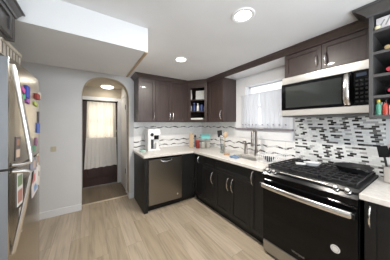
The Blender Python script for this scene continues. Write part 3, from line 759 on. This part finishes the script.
# slatted basket on top
bs = thing('storage_basket', 'beige slatted basket on top of the refrigerator', 'basket', (-0.42, 1.376, 1.8155), R(90))
bw, bd, bh = 0.32, 0.26, 0.104
m = MB().box(0, bw, 0, bd, 0.0, 0.008)
M_bask = wood('basket_wood', (0.50, 0.45, 0.38), (0.60, 0.55, 0.47), 0.6, (4, 4, 4), 6)
m.build('bottom', M_bask, bs)
m = MB(); z0, z1 = 0.080, bh
m.box(-0.004, bw + 0.004, -0.006, 0.010, z0, z1, 0.003).box(-0.004, bw + 0.004, bd - 0.010, bd + 0.006, z0, z1, 0.003).box(-0.004, 0.010, 0, bd, z0, z1, 0.003).box(bw - 0.010, bw + 0.004, 0, bd, z0, z1, 0.003)
m.build('rim', M_bask, bs)
m = MB()
k = 0
while k*0.05 < bw - 0.01:
    for y in (0.0035, bd - 0.0050): m.box(k*0.05, k*0.05 + 0.028, y, y + 0.0015, 0.008, z0)
    k += 1
k = 0
while k*0.05 < bd - 0.01:
    for x in (0.0035, bw - 0.0050): m.box(x, x + 0.0015, k*0.05, k*0.05 + 0.028, 0.008, z0)
    k += 1
m.build('slats', M_bask, bs)
MB().box(0.005, bw - 0.005, 0.005, bd - 0.005, 0.008, 0.086).build('liner', mat('basket_liner', (0.16, 0.14, 0.12), 0.9), bs)

# ------------------------------------------------------------------ lights in the ceilings
def can_light(label, x, y):
    c = thing('recessed_light', label, 'ceiling light', (x, y, H), 0, 'recessed ceiling lights')
    MB().lathe([(0.062, 0.0), (0.094, 0.0), (0.094, -0.004), (0.088, -0.009), (0.066, -0.006), (0.062, 0.0)], 32, close=False).build('trim_ring', M_white, c, True)
    MB().lathe([(0, -0.001), (0.064, -0.001), (0.060, -0.0045), (0, -0.005)], 32).build('lens', M_lens, c, True)
    l = bpy.data.lights.new('lamp', 'AREA'); l.shape = 'DISK'; l.size = 0.12; l.energy = 11; l.color = (1.0, 0.94, 0.86)
    o = bpy.data.objects.new('lamp', l); COL.objects.link(o); o.parent = c; o.location = (0, 0, -0.012)
can_light('round recessed ceiling light nearest the viewer', 1.05, 0.887)
can_light('round recessed ceiling light farther in, over the cabinets corner', 1.056, 1.96)
hl = thing('flush_light', 'round glowing flush ceiling light in the entry hall', 'ceiling light', (0.335, 4.02, 2.24))
MB().lathe([(0, 0), (0.13, 0), (0.13, -0.012), (0, -0.012)], 32).build('base', M_white, hl, True)
MB().lathe([(0.12, -0.012), (0.118, -0.03), (0.09, -0.045), (0.04, -0.052), (0, -0.053)], 32).build('diffuser', M_lensh, hl, True)
l = bpy.data.lights.new('hall_lamp', 'AREA'); l.shape = 'DISK'; l.size = 0.2; l.energy = 0.9; l.color = (1.0, 0.93, 0.82)
o = bpy.data.objects.new('hall_lamp', l); COL.objects.link(o); o.parent = hl; o.location = (0, 0, -0.06)

# ------------------------------------------------------------------ curtains
def drape(y0, y1, z0, z1, depth, waves, hemf=None, axis='y', taper=None, nu=90, nz=10, th=0.0015):
    """pleated sheet, thickened; runs along `axis`, hangs from z1 to z0"""
    bm = bmesh.new(); fr, bk_ = [], []
    for j in range(nz + 1):
        tz = j/nz; A_, B_ = [], []
        for i in range(nu + 1):
            tu = i/nu
            lo = z0 + (hemf(tu) if hemf else 0); z = z1 + (lo - z1)*tz
            aa, bb_ = (y0, y1) if taper is None else taper(tz)
            u = aa + (bb_ - aa)*tu
            o = depth*(0.55 + 0.45*tz)*(math.sin(tu*waves*2*math.pi) + 0.35*math.sin(tu*waves*4.7*math.pi + 1.3*tz))
            p = (o, u, z) if axis == 'y' else (u, o, z); q = (o + th, u, z) if axis == 'y' else (u, o + th, z)
            A_.append(bm.verts.new(p)); B_.append(bm.verts.new(q))
        fr.append(A_); bk_.append(B_)
    for g in (fr, bk_):
        for j in range(nz):
            for i in range(nu): bm.faces.new((g[j][i], g[j][i+1], g[j+1][i+1], g[j+1][i]))
    for j in range(nz):
        for i in (0, nu): bm.faces.new((fr[j][i], fr[j+1][i], bk_[j+1][i], bk_[j][i]))
    for i in range(nu):
        for j in (0, nz): bm.faces.new((fr[j][i], fr[j][i+1], bk_[j][i+1], bk_[j][i]))
    bmesh.ops.recalc_face_normals(bm, faces=bm.faces)
    mb = MB(); mb.bm.free(); mb.bm = bm; return mb
CXC = XW - 0.036
rod = MB().tube([(CXC + 0.010, 1.115, 1.905), (CXC + 0.010, 1.99, 1.905)], 0.006, 8)
rod.box(CXC - 0.004, XW - 0.0205, 1.118, 1.126, 1.897, 1.913).box(CXC - 0.004, XW - 0.0205, 1.978, 1.986, 1.897, 1.913)
tag(rod.build('curtain_rod', M_white, None, True), 'thin white rod across the sink window', 'curtain rod')
scal = lambda n: (lambda t: 0.010*abs(math.sin(t*n*math.pi)))
M_fl = mat('flower_print', (0.16, 0.12, 0.20), 0.8); M_fl2 = mat('leaf_print', (0.18, 0.28, 0.16), 0.8)
for label, ya, yb, tp in (('left sheer white cafe curtain over the sink window', 1.618, 1.965, lambda t: (1.605 + 0.012*t, 1.965)),
                          ('right sheer white cafe curtain over the sink window', 1.135, 1.585, lambda t: (1.135, 1.600 - 0.050*t))):
    c = thing('cafe_curtain', label, 'curtain', (CXC, 0, 0), 0, 'cafe curtains at the sink window')
    drape(ya, yb, 1.345, 1.912, 0.0045, 6, scal(7), 'y', tp).build('panel', M_sheer, c, True)
    n = 5
    for k in range(n):
        m = MB(); y = ya + (yb - ya)*(k + 0.5)/n
        m.box(-0.013, -0.0115, y - 0.008, y + 0.008, 1.392, 1.404).box(-0.013, -0.0115, y - 0.017, y - 0.009, 1.3915, 1.3975)
        m.build('printed_flower', M_fl, c)
# entry door curtain
RDY = YD - 0.04
rod = MB().tube([(-0.10, RDY, 1.915), (0.56, RDY, 1.935)], 0.008, 8).sphere((-0.105, RDY, 1.915), 0.016).sphere((0.565, RDY, 1.935), 0.016)
for x in (-0.085, 0.54): rod.box(x - 0.006, x + 0.006, RDY, YD + 0.0195, 1.91, 1.935)
tag(rod.build('curtain_rod', M_black, None, True), 'dark rod with ball ends on the entry door', 'curtain rod')
c = thing('door_curtain', 'long cream sheer curtain hanging over the entry door', 'curtain', (0, RDY, 0))
drape(-0.02, 0.53, 1.100, 1.905, 0.007, 8, None, 'x', lambda t: (-0.035 - 0.02*t, 0.525 + 0.012*t), 120, 10).build('sheer_panel', M_sheerc, c, True)
drape(-0.02, 0.53, 0.43, 1.099, 0.007, 8, lambda t: 0.006*math.sin(t*30) + 0.03*(t - 0.4), 'x', lambda t: (-0.055 - 0.035*t, 0.537 + 0.023*t), 120, 10).build('gathered_skirt', M_skirt, c, True)

# ------------------------------------------------------------------ wall plate
sw = thing('light_switch', 'small beige switch plate on the grey wall left of the arch', 'switch', (-0.452, YB, 1.029))
M_beige = mat('beige_plastic', (0.60, 0.54, 0.40), 0.4)
MB().box(-0.033, 0.033, -0.006, 0, -0.04, 0.04, 0.002).build('plate', M_beige, sw)
MB().box(-0.006, 0.006, -0.014, -0.006, -0.010, 0.012, 0.002).build('toggle', M_beige, sw)
ol = thing('wall_outlet', 'pale pink outlet plate at the right edge of the mosaic', 'outlet', (XW, 0.235, 1.165), RZ)
M_pink = mat('pale_pink', (0.72, 0.60, 0.58), 0.4)
MB().box(-0.040, 0.040, -0.006, 0, -0.06, 0.06, 0.002).build('plate', M_pink, ol)
for z in (-0.022, 0.022): MB().box(-0.015, 0.015, -0.008, -0.006, z - 0.013, z + 0.013, 0.003).build('socket', M_pink, ol)

# ------------------------------------------------------------------ coffee maker
cm = thing('coffee_maker', 'white single-serve coffee maker with a black dial on the counter', 'coffee maker', (0.882, 2.885, CT), R(-5))
w = 0.235
m = MB().box(0, w, 0.0, 0.26, 0, 0.035, 0.008).box(0, 0.115, 0.0, 0.26, 0.035, 0.40, 0.010).box(0.115, w, 0.11, 0.26, 0.035, 0.40, 0.010).box(0.10, w, 0.0, 0.13, 0.285, 0.40, 0.010)
m.build('housing', M_plastw, cm)
MB().lathe([(0, 0), (0.030, 0), (0.030, 0.006), (0.024, 0.010), (0, 0.010)], 24, Matrix.Translation((0.075, 0, 0.30)) @ RF).build('dial', M_black, cm, True)
MB().box(0.055, 0.105, -0.003, 0.001, 0.045, 0.215, 0.001).build('water_window', mat('dark_window', (0.05, 0.055, 0.06), 0.1), cm)
MB().lathe([(0.026, 0.0), (0.030, -0.03), (0.018, -0.055), (0, -0.055)], 18, Matrix.Translation((0.185, 0.06, 0.285))).build('brew_head', M_black, cm, True)
MB().box(0.130, w - 0.01, 0.108, 0.112, 0.20, 0.282).build('recess_panel', M_black, cm)
mg = thing('coffee_mug', 'white mug standing on the coffee maker tray', 'mug', (0.882 + 0.185*math.cos(R(-5)) - 0.055*math.sin(R(-5)), 2.885 + 0.185*math.sin(R(-5)) + 0.055*math.cos(R(-5)), CT + 0.0352), R(-5))
MB().lathe([(0, 0), (0.033, 0), (0.036, 0.01), (0.038, 0.11), (0.034, 0.11), (0.032, 0.012), (0, 0.010)], 20).build('cup', M_plastw, mg, True)
MB().tube([(0.036, 0, 0.09), (0.055, 0, 0.085), (0.060, 0, 0.06), (0.055, 0, 0.035), (0.035, 0, 0.03)], 0.005).build('handle', M_plastw, mg, True)
cl = MB(); cl.lathe([(0, 0), (0.055, 0.0), (0.060, 0.012), (0.045, 0.028), (0.0, 0.034)], 14, Matrix.Diagonal((0.9, 1.2, 1, 1)))
tag(place(cl.build('dish_cloth', mottled('mint_cloth', (0.42, 0.62, 0.56), (0.5, 0.68, 0.62), 30, 0.9), None, True), (0.800, 2.925, CT)), 'crumpled mint green cloth left of the coffee maker', 'cloth')

# ------------------------------------------------------------------ corner counter things
cbd = thing('cutting_board', 'tan wooden board leaning in the counter corner', 'cutting board', (1.785, 2.86, CT), R(-33))
MB().box(-0.048, 0.048, -0.012, 0.012, 0.0, 0.31, 0.006, Matrix.Rotation(R(-4), 4, 'X')).build('board', M_tan, cbd)
MB().lathe([(0.012, 0), (0.012, 0.002), (0.007, 0.002), (0.007, 0), (0.012, 0)], 14, Matrix.Translation((0.022, -0.012 + 0.019, 0.285)) @ RF, close=False).build('hole_ring', M_cabin, cbd)
pm = thing('pepper_mill', 'slim grey metal mill beside the wooden board', 'pepper mill', (1.905, 2.90, CT))
MB().lathe([(0, 0), (0.026, 0), (0.024, 0.03), (0.018, 0.12), (0.022, 0.20), (0.022, 0.215), (0, 0.215)], 18).build('body', mat('mill_grey', (0.22, 0.23, 0.26), 0.3, metal=0.7), pm, True)
MB().lathe([(0, 0.216), (0.021, 0.216), (0.023, 0.235), (0.012, 0.262), (0, 0.266)], 18).build('cap', M_black, pm, True)
rj = thing('spice_jar', 'red canister with a pale lid in the counter corner', 'jar', (1.862, 2.735, CT))
MB().lathe([(0, 0), (0.038, 0), (0.040, 0.006), (0.040, 0.148), (0.036, 0.152), (0, 0.152)], 20).build('jar', mottled('red_powder', (0.17, 0.014, 0.012), (0.23, 0.022, 0.016), 30, 0.25), rj, True)
MB().lathe([(0, 0.1525), (0.041, 0.1525), (0.041, 0.170), (0, 0.172)], 20).build('lid', mat('jar_lid', (0.45, 0.10, 0.08), 0.4), rj, True)
for (x, y, hh_, lab) in ((1.955, 2.690, 0.17, 'clear jar of pale contents directly right of the red canister'), (2.060, 2.660, 0.17, 'clear jar of pale contents, the right one of two by the red canister')):
    j = thing('storage_jar', lab, 'jar', (x, y, CT), 0, 'clear storage jars in the counter corner')
    MB().box(-0.042, 0.042, -0.042, 0.042, 0, hh_, 0.012, None, 2).build('jar', M_clear, j, True)
    MB().box(-0.036, 0.036, -0.036, 0.036, 0.005, hh_*0.72, 0.010, None, 2).build('contents', mottled('flour', (0.66, 0.60, 0.52), (0.72, 0.68, 0.60), 40, 0.8), j, True)
    MB().box(-0.045, 0.045, -0.045, 0.045, hh_ + 0.0005, hh_ + 0.020, 0.006).build('lid', mat('grey_lid', (0.42, 0.44, 0.45), 0.4), j)
tb = thing('food_container', 'turquoise lidded container stacked on the clear jars', 'container', (2.010, 2.677, CT + 0.1905), R(-16))
M_teal = mat('turquoise_plastic', (0.09, 0.50, 0.47), 0.35)
MB().box(-0.095, 0.095, -0.05, 0.05, 0, 0.050, 0.012, None, 2).build('tub', mat('aqua_plastic', (0.28, 0.62, 0.60), 0.35), tb)
MB().box(-0.100, 0.100, -0.055, 0.055, 0.0505, 0.085, 0.010, None, 2).build('lid', M_teal, tb)

# ------------------------------------------------------------------ utensil jar by the sink
uc = thing('utensil_jar', 'clear jar standing left of the sink holding cooking utensils', 'jar', (1.905, 2.045, CT))
MB().lathe([(0, 0), (0.042, 0), (0.045, 0.006), (0.047, 0.15), (0.0435, 0.15), (0.0415, 0.008), (0, 0.007)], 22).build('glass', M_clear, uc, True)
UG = 'cooking utensils in the jar by the sink'
def utensil(name, label, dx, dy, lean, turn, hm, head, headm):
    o = thing(name, label, 'utensil', (1.905 + dx, 2.045 + dy, CT + 0.012), turn, UG)
    M = Matrix.Rotation(lean, 4, 'Y')
    MB().tube([(0, 0, 0), (0, 0, 0.26)], 0.0055, 8, M).build('handle', hm, o, True)
    head(M).build('head', headm, o, True)
M_wsp = wood('spoon_wood', (0.46, 0.33, 0.20), (0.56, 0.42, 0.28), 0.6, (20, 20, 2), 3)
utensil('spatula', 'black slotted spatula leaning left in the utensil jar', -0.008, 0.014, R(6), R(120), M_black, lambda M: MB().box(-0.042, 0.042, -0.003, 0.003, 0.26, 0.375, 0.003, M), M_blackmatte)
utensil('wooden_spoon', 'wooden spoon leaning right in the utensil jar', 0.008, -0.010, R(6.5), R(-50), M_wsp, lambda M: MB().sphere((0, 0, 0.300), 0.036, (1, 0.4, 1.4), M), M_wsp)
utensil('ladle', 'silver ladle upright in the utensil jar', -0.012, -0.006, R(6), R(205), M_nickel, lambda M: MB().sphere((0.0, 0, 0.275), 0.036, (1, 1, 0.8), M), M_nickel)
utensil('whisk_spoon', 'steel serving spoon at the back of the utensil jar', 0.012, 0.004, R(6.5), R(10), M_nickel, lambda M: MB().sphere((0, 0, 0.30), 0.034, (1, 0.4, 1.4), M), M_nickel)

sp = MB().box(-0.045, 0.045, -0.03, 0.03, 0, 0.030, 0.005)
tag(place(sp.build('sponge', mottled('tan_sponge', (0.36, 0.22, 0.12), (0.46, 0.30, 0.17), 60, 0.9)), (1.845, 1.885, CT), R(-50)), 'tan sponge block between the utensil jar and the sink', 'sponge')
bm = bmesh.new(); bmesh.ops.create_icosphere(bm, subdivisions=3, radius=0.06)
for v in bm.verts:
    k = 1 + 0.18*math.sin(v.co.x*70 + 1)*math.cos(v.co.y*60) + 0.1*math.sin(v.co.z*90)
    v.co = Vector((v.co.x*1.25*k, v.co.y*0.8*k, max(0, v.co.z*0.75*k)))
mb = MB(); mb.bm.free(); mb.bm = bm
tag(place(mb.build('dish_cloth', mottled('blue_cloth', (0.10, 0.16, 0.25), (0.17, 0.24, 0.34), 40, 0.9), None, True), (1.785, 1.665, CT), R(-90)), 'crumpled blue dishcloth at the front edge of the sink', 'cloth')

# faucet and soap dispenser
fc = thing('kitchen_faucet', 'tall pull-down nickel faucet behind the sink', 'faucet', (2.205, 1.605, CT))
MB().lathe([(0, 0), (0.031, 0), (0.031, 0.008), (0.026, 0.014), (0.025, 0.09), (0.015, 0.10), (0, 0.10)], 20).build('base', M_bronze, fc, True)
pts = [(0, 0, 0.09), (0, 0, 0.345)] + [(-0.045 + 0.045*math.cos(a), 0, 0.345 + 0.045*math.sin(a)) for a in [math.pi*i/10 for i in range(1, 11)]] + [(-0.095, 0, 0.28)]
MB().tube(pts, 0.018, 12).build('spout', M_bronze, fc, True)
MB().lathe([(0.012, 0.275), (0.019, 0.255), (0.022, 0.16), (0.019, 0.150), (0, 0.150)], 16, Matrix.Translation((-0.095, 0, 0))).build('spray_head', M_bronze, fc, True)
MB().tube([(0, -0.018, 0.06), (0.0, -0.05, 0.075), (0.0, -0.09, 0.105)], 0.007, 10).build('lever', M_bronze, fc, True)
sd = thing('soap_dispenser', 'short nickel dispenser left of the tall faucet', 'soap dispenser', (2.195, 1.795, CT))
MB().lathe([(0, 0), (0.026, 0), (0.029, 0.006), (0.026, 0.012), (0.025, 0.15), (0.016, 0.16), (0, 0.16)], 18).build('body', M_bronze, sd, True)
MB().tube([(0, 0, 0.155), (0, 0, 0.195), (-0.02, 0, 0.205), (-0.07, 0, 0.198)], 0.012, 10).build('nozzle', M_bronze, sd, True)

# wire dish rack
dk = thing('dish_rack', 'white wire dish rack between the sink and the range', 'dish rack', (1.84, 1.325, CT), RZ)
rw, rd, rh = 0.215, 0.32, 0.105
m = MB(); r_ = 0.003
for z in (0.012, rh): m.tube([(0, 0, z), (rw, 0, z), (rw, rd, z), (0, rd, z), (0, 0, z)], r_ + 0.001, 6)
for i in range(9):
    x = rw*i/8; m.tube([(x, 0, rh), (x, 0, 0.012), (x, rd, 0.012), (x, rd, rh)], r_ - 0.0008, 6)
for i in range(1, 8):
    y = rd*i/8; m.tube([(0, y, rh), (0, y, 0.012), (rw, y, 0.012), (rw, y, rh)], r_ - 0.0008, 6)
for x in (0.0, rw):
    for y in (0.0, rd): m.tube([(x, y, 0.0), (x, y, rh + 0.008)], r_ + 0.001, 6)
m.build('wire_frame', mat('white_wire', (0.80, 0.80, 0.80), 0.35), dk)
MB().box(0.02, rw - 0.02, 0.02, rd - 0.02, 0.0, 0.006, 0.002).build('drip_tray', M_plastw, dk)
bwl = MB().lathe([(0, 0), (0.028, 0), (0.055, 0.028), (0.068, 0.055), (0.065, 0.055), (0.051, 0.030), (0, 0.006)], 20)
tag(place(bwl.build('bowl', mat('dark_bowl', (0.05, 0.055, 0.06), 0.25), None, True), (1.935, 1.215, CT + 0.0155)), 'small dark bowl lying in the wire dish rack', 'bowl')

# ------------------------------------------------------------------ on the range and right counter
pn = thing('frying_pan', 'black frying pan on the right burners of the range', 'pan', (2.135, 0.470, 0.9605), R(-150))
MB().lathe([(0, 0), (0.105, 0), (0.118, 0.012), (0.138, 0.045), (0.140, 0.047), (0.134, 0.046), (0.113, 0.014), (0, 0.004)], 32).build('pan', M_blackmatte, pn, True)
MB().tube([(0.13, 0, 0.038), (0.19, 0, 0.055), (0.24, 0, 0.062), (0.275, 0, 0.062)], [0.010, 0.009, 0.010, 0.011], 10, None, (1.3, 0.7)).build('handle', M_blackmatte, pn, True)
MB().sphere((0.125, 0, 0.040), 0.014, (1.2, 1.4, 0.6)).build('rivet_plate', M_nickel, pn, True)
sr = thing('spoon_rest', 'white spoon-shaped rest on the middle of the range', 'spoon rest', (2.03, 0.770, 0.9605), R(-55))
MB().lathe([(0, 0), (0.040, 0), (0.056, 0.026), (0.060, 0.034), (0.054, 0.034), (0.038, 0.006), (0, 0.005)], 24, Matrix.Diagonal((1.35, 0.85, 1, 1))).build('bowl', M_plastw, sr, True)
MB().box(-0.155, -0.062, -0.022, 0.022, 0.0, 0.020, 0.004, None, 2).build('handle', M_plastw, sr)

ck = thing('utensil_crock', 'square stainless crock on the right counter holding black utensils', 'crock', (2.150, 0.215, CT))
m = MB()
s_, t_, h_ = 0.055, 0.003, 0.135
m.box(-s_, s_, -s_, -s_ + t_, 0, h_).box(-s_, s_, s_ - t_, s_, 0, h_).box(-s_, -s_ + t_, -s_, s_, 0, h_).box(s_ - t_, s_, -s_, s_, 0, h_).box(-s_, s_, -s_, s_, 0, 0.004)
m.build('vessel', mat('pale_steel', (0.68, 0.64, 0.60), 0.35, metal=0.8), ck)
CG = 'black utensils in the stainless crock'
def ut2(name, label, dx, dy, lean, turn, head):
    o = thing(name, label, 'utensil', (2.150 + dx, 0.215 + dy, CT + 0.008), turn, CG)
    M = Matrix.Rotation(lean, 4, 'Y')
    MB().tube([(0, 0, 0), (0, 0, 0.20)], 0.0075, 8, M).build('handle', M_blackmatte, o, True)
    head(M).build('head', M_black, o, True)
ut2('spatula', 'black turner leaning left out of the crock', 0.0, 0.025, R(9), R(95), lambda M: MB().box(-0.032, 0.032, -0.003, 0.003, 0.20, 0.30, 0.003, M))
ut2('ladle', 'black ladle at the front of the crock', -0.025, 0.0, R(5), R(200), lambda M: MB().sphere((0, 0, 0.235), 0.036, (1, 0.6, 1), M))
ut2('serving_spoon', 'black serving spoon upright in the crock', 0.012, 0.0, R(4), R(60), lambda M: MB().sphere((0, 0, 0.25), 0.028, (1, 0.4, 1.7), M))
ut2('pasta_fork', 'black pasta fork leaning right out of the crock', 0.0, -0.025, R(8), R(-80), lambda M: MB().sphere((0, 0, 0.235), 0.026, (1, 0.5, 1.5), M))

# ------------------------------------------------------------------ things in the open shelf unit
def bottle(name, label, loc, rot3, glassm, capm, labm, L=0.30, r=0.037):
    o = thing(name, label, 'bottle', loc, 0, 'wine bottles lying on the open shelves'); o.rotation_euler = rot3
    MB().lathe([(0, 0), (r*0.9, 0), (r, 0.006), (r, L*0.60), (r*0.86, L*0.67), (r*0.40, L*0.76), (r*0.37, L*0.80), (0, L*0.80)], 20).build('body', glassm, o, True)
    MB().lathe([(r*0.39, L*0.78), (r*0.42, L*0.80), (r*0.42, L*0.995), (0, L)], 18).build('capsule', capm, o, True)
    MB().lathe([(r + 0.0006, L*0.18), (r + 0.0006, L*0.50)], 20, None, False).build('paper_label', labm, o, True)
M_wine = mat('dark_green_glass', (0.012, 0.020, 0.010), 0.06)
M_cream = mat('cream_label', (0.66, 0.58, 0.42), 0.6)
LY = (R(-90), 0, R(-90))
def lying(x, y, z): return (x, y, z)
# necks point towards the room (-x)
NR = (R(90), 0, R(-90))
bottle('wine_bottle', 'wine bottle with a pale gold cap lying on the upper shelf', (2.165, 0.222, 1.9508 + 0.0375), NR, M_wine, mat('gold_foil', (0.62, 0.45, 0.22), 0.35, metal=0.4), M_cream)
bottle('wine_bottle', 'wine bottle with a red cap lying on the second shelf down', (2.155, 0.212, 1.7818 + 0.0375), NR, M_wine, mat('red_foil', (0.48, 0.03, 0.05), 0.35), M_cream)
bottle('wine_bottle', 'wine bottle with a crimson cap lying just above the spices', (2.155, 0.204, 1.6238 + 0.0375), NR, M_wine, mat('crimson_foil', (0.42, 0.02, 0.06), 0.35), M_cream)
def spice(label, x, y, r, h, body, cap):
    o = thing('spice_bottle', label, 'bottle', (x, y, 1.4783), 0, 'spice bottles on the bottom open shelf')
    MB().lathe([(0, 0), (r, 0), (r, h*0.62), (r*0.5, h*0.76), (r*0.5, h*0.80), (0, h*0.80)], 16).build('body', body, o, True)
    MB().lathe([(0, h*0.80), (r*0.6, h*0.80), (r*0.6, h*0.98), (0, h)], 16).build('cap', cap, o, True)
M_yel = mat('yellow_cap', (0.62, 0.48, 0.06), 0.4); M_grn = mat('green_glass', (0.10, 0.32, 0.22), 0.2); M_red2 = mat('red_sauce', (0.42, 0.05, 0.03), 0.25)
M_dk = mat('soy_glass', (0.02, 0.012, 0.01), 0.1); M_wht = mat('white_jar', (0.72, 0.70, 0.68), 0.4)
spice('green bottle with a yellow cap on the bottom shelf beside the microwave', 1.835, 0.262, 0.017, 0.118, M_grn, M_yel)
spice('red sauce bottle with a dark cap right of the green bottle', 1.840, 0.228, 0.015, 0.112, M_red2, M_black)
spice('white-bodied bottle with a grey cap right of the red sauce', 1.842, 0.196, 0.014, 0.105, M_wht, M_fridgeside)
spice('pale teal bottle standing behind the green one', 1.885, 0.256, 0.016, 0.10, mat('teal_glass', (0.16, 0.42, 0.42), 0.2), M_plastw)
spice('dark sauce bottle at the back of the bottom shelf', 1.945, 0.240, 0.015, 0.115, M_dk, M_red2)
bx = thing('gift_box', 'white printed box with green leaves on the top open shelf', 'box', (1.835, 0.275, 2.1128), RZ)
MB().box(0.0, 0.15, 0, 0.08, 0, 0.098, 0.002).build('carton', mat('carton', (0.74, 0.70, 0.72), 0.6), bx)
m = MB()
for k, (x, z, a) in enumerate(((0.03, 0.05, 0.5), (0.06, 0.06, 0.4), (0.10, 0.05, 0.3))): m.box(x - 0.004, x + 0.004, -0.0012, 0, z - 0.03, z + 0.03, 0, Matrix.Translation((x, 0, z)) @ Matrix.Rotation(a, 4, 'Y') @ Matrix.Translation((-x, 0, -z)))
m.build('leaf_print', mat('leaf_grey', (0.30, 0.34, 0.30), 0.6), bx)
ob = MB().sphere((0, 0, 0.018), 0.018)
tag(place(ob.build('ornament', mat('cream_ball', (0.66, 0.62, 0.45), 0.4), None, True), (1.808, 0.262, 2.1128)), 'small pale green ball in front of the printed box', 'ornament')

# ------------------------------------------------------------------ dishes in the corner shelves
Z1, Z2, Z3 = ZU + 0.0205, 1.6755, 1.9155
def dish(name, label, cat, loc, prof_, m, grp, extra=None):
    o = MB().lathe(prof_, 18).build(name, m, None, True); tag(o, label, cat, grp); place(o, loc); return o
DG = 'dishes on the corner cabinet shelves'
M_cer = mat('ceramic', (0.78, 0.76, 0.72), 0.25); M_blue = mat('cobalt', (0.03, 0.05, 0.16), 0.2)
pt = thing('pitcher', 'tall white pitcher at the left of the top corner shelf', 'pitcher', (1.795, 2.93, Z3), R(60), DG)
MB().lathe([(0, 0), (0.040, 0), (0.050, 0.05), (0.044, 0.12), (0.034, 0.17), (0.040, 0.205), (0.037, 0.205), (0.030, 0.17), (0, 0.16)], 18).build('body', M_cer, pt, True)
MB().tube([(0.036, 0, 0.18), (0.075, 0, 0.17), (0.08, 0, 0.11), (0.048, 0, 0.06)], 0.006).build('handle', M_cer, pt, True)
pf = thing('picture_frame', 'pale picture standing on the top corner shelf', 'picture', (1.960, 2.785, Z3 + 0.0016), math.atan2(dv.y, dv.x))
TL = Matrix.Rotation(R(-5), 4, 'X')
MB().box(-0.105, 0.105, 0, 0.014, 0.0, 0.20, 0.003, TL).build('frame', M_cer, pf)
MB().box(-0.088, 0.088, -0.0015, 0.0, 0.018, 0.182, 0, TL).build('print', mottled('pale_print', (0.60, 0.62, 0.60), (0.74, 0.72, 0.66), 25, 0.4), pf)
dish('mug', 'white cup at the left of the middle corner shelf', 'cup', (1.795, 2.925, Z2), [(0, 0), (0.03, 0), (0.036, 0.11), (0.033, 0.11), (0.028, 0.008), (0, 0.007)], M_cer, DG)
dish('vase', 'dark blue vase second from left on the middle corner shelf', 'vase', (1.845, 2.845, Z2), [(0, 0), (0.028, 0), (0.042, 0.05), (0.025, 0.12), (0.020, 0.16), (0.026, 0.175), (0, 0.172)], M_blue, DG)
dish('bottle', 'white bottle in the centre of the middle corner shelf', 'bottle', (1.905, 2.795, Z2), [(0, 0), (0.026, 0), (0.028, 0.09), (0.013, 0.13), (0.013, 0.165), (0, 0.168)], M_cer, DG)
dish('tumbler', 'dark blue tumbler right of the white bottle', 'cup', (1.955, 2.735, Z2), [(0, 0), (0.028, 0), (0.034, 0.13), (0.031, 0.13), (0.026, 0.008), (0, 0.007)], M_blue, DG)
dish('small_vase', 'slim grey vase at the right of the middle corner shelf', 'vase', (1.995, 2.665, Z2), [(0, 0), (0.022, 0), (0.030, 0.06), (0.014, 0.12), (0.018, 0.14), (0, 0.138)], mat('grey_glaze', (0.34, 0.36, 0.40), 0.3), DG)
ts = thing('baking_dish', 'long white dish on the bottom corner shelf', 'dish', (1.900, 2.800, Z1), math.atan2(dv.y, dv.x), DG)
MB().box(-0.125, 0.125, -0.05, 0.05, 0, 0.012, 0.004).box(-0.13, 0.13, -0.055, -0.047, 0.008, 0.065, 0.003).box(-0.13, 0.13, 0.047, 0.055, 0.008, 0.065, 0.003).box(-0.13, -0.122, -0.05, 0.05, 0.008, 0.065, 0.003).box(0.122, 0.13, -0.05, 0.05, 0.008, 0.065, 0.003).build('tray', M_cer, ts)
dish('jar', 'small grey jar right of the long white dish', 'jar', (2.02, 2.645, Z1), [(0, 0), (0.026, 0), (0.028, 0.07), (0.020, 0.085), (0.021, 0.105), (0, 0.107)], mat('grey_jar', (0.40, 0.40, 0.40), 0.3), DG)
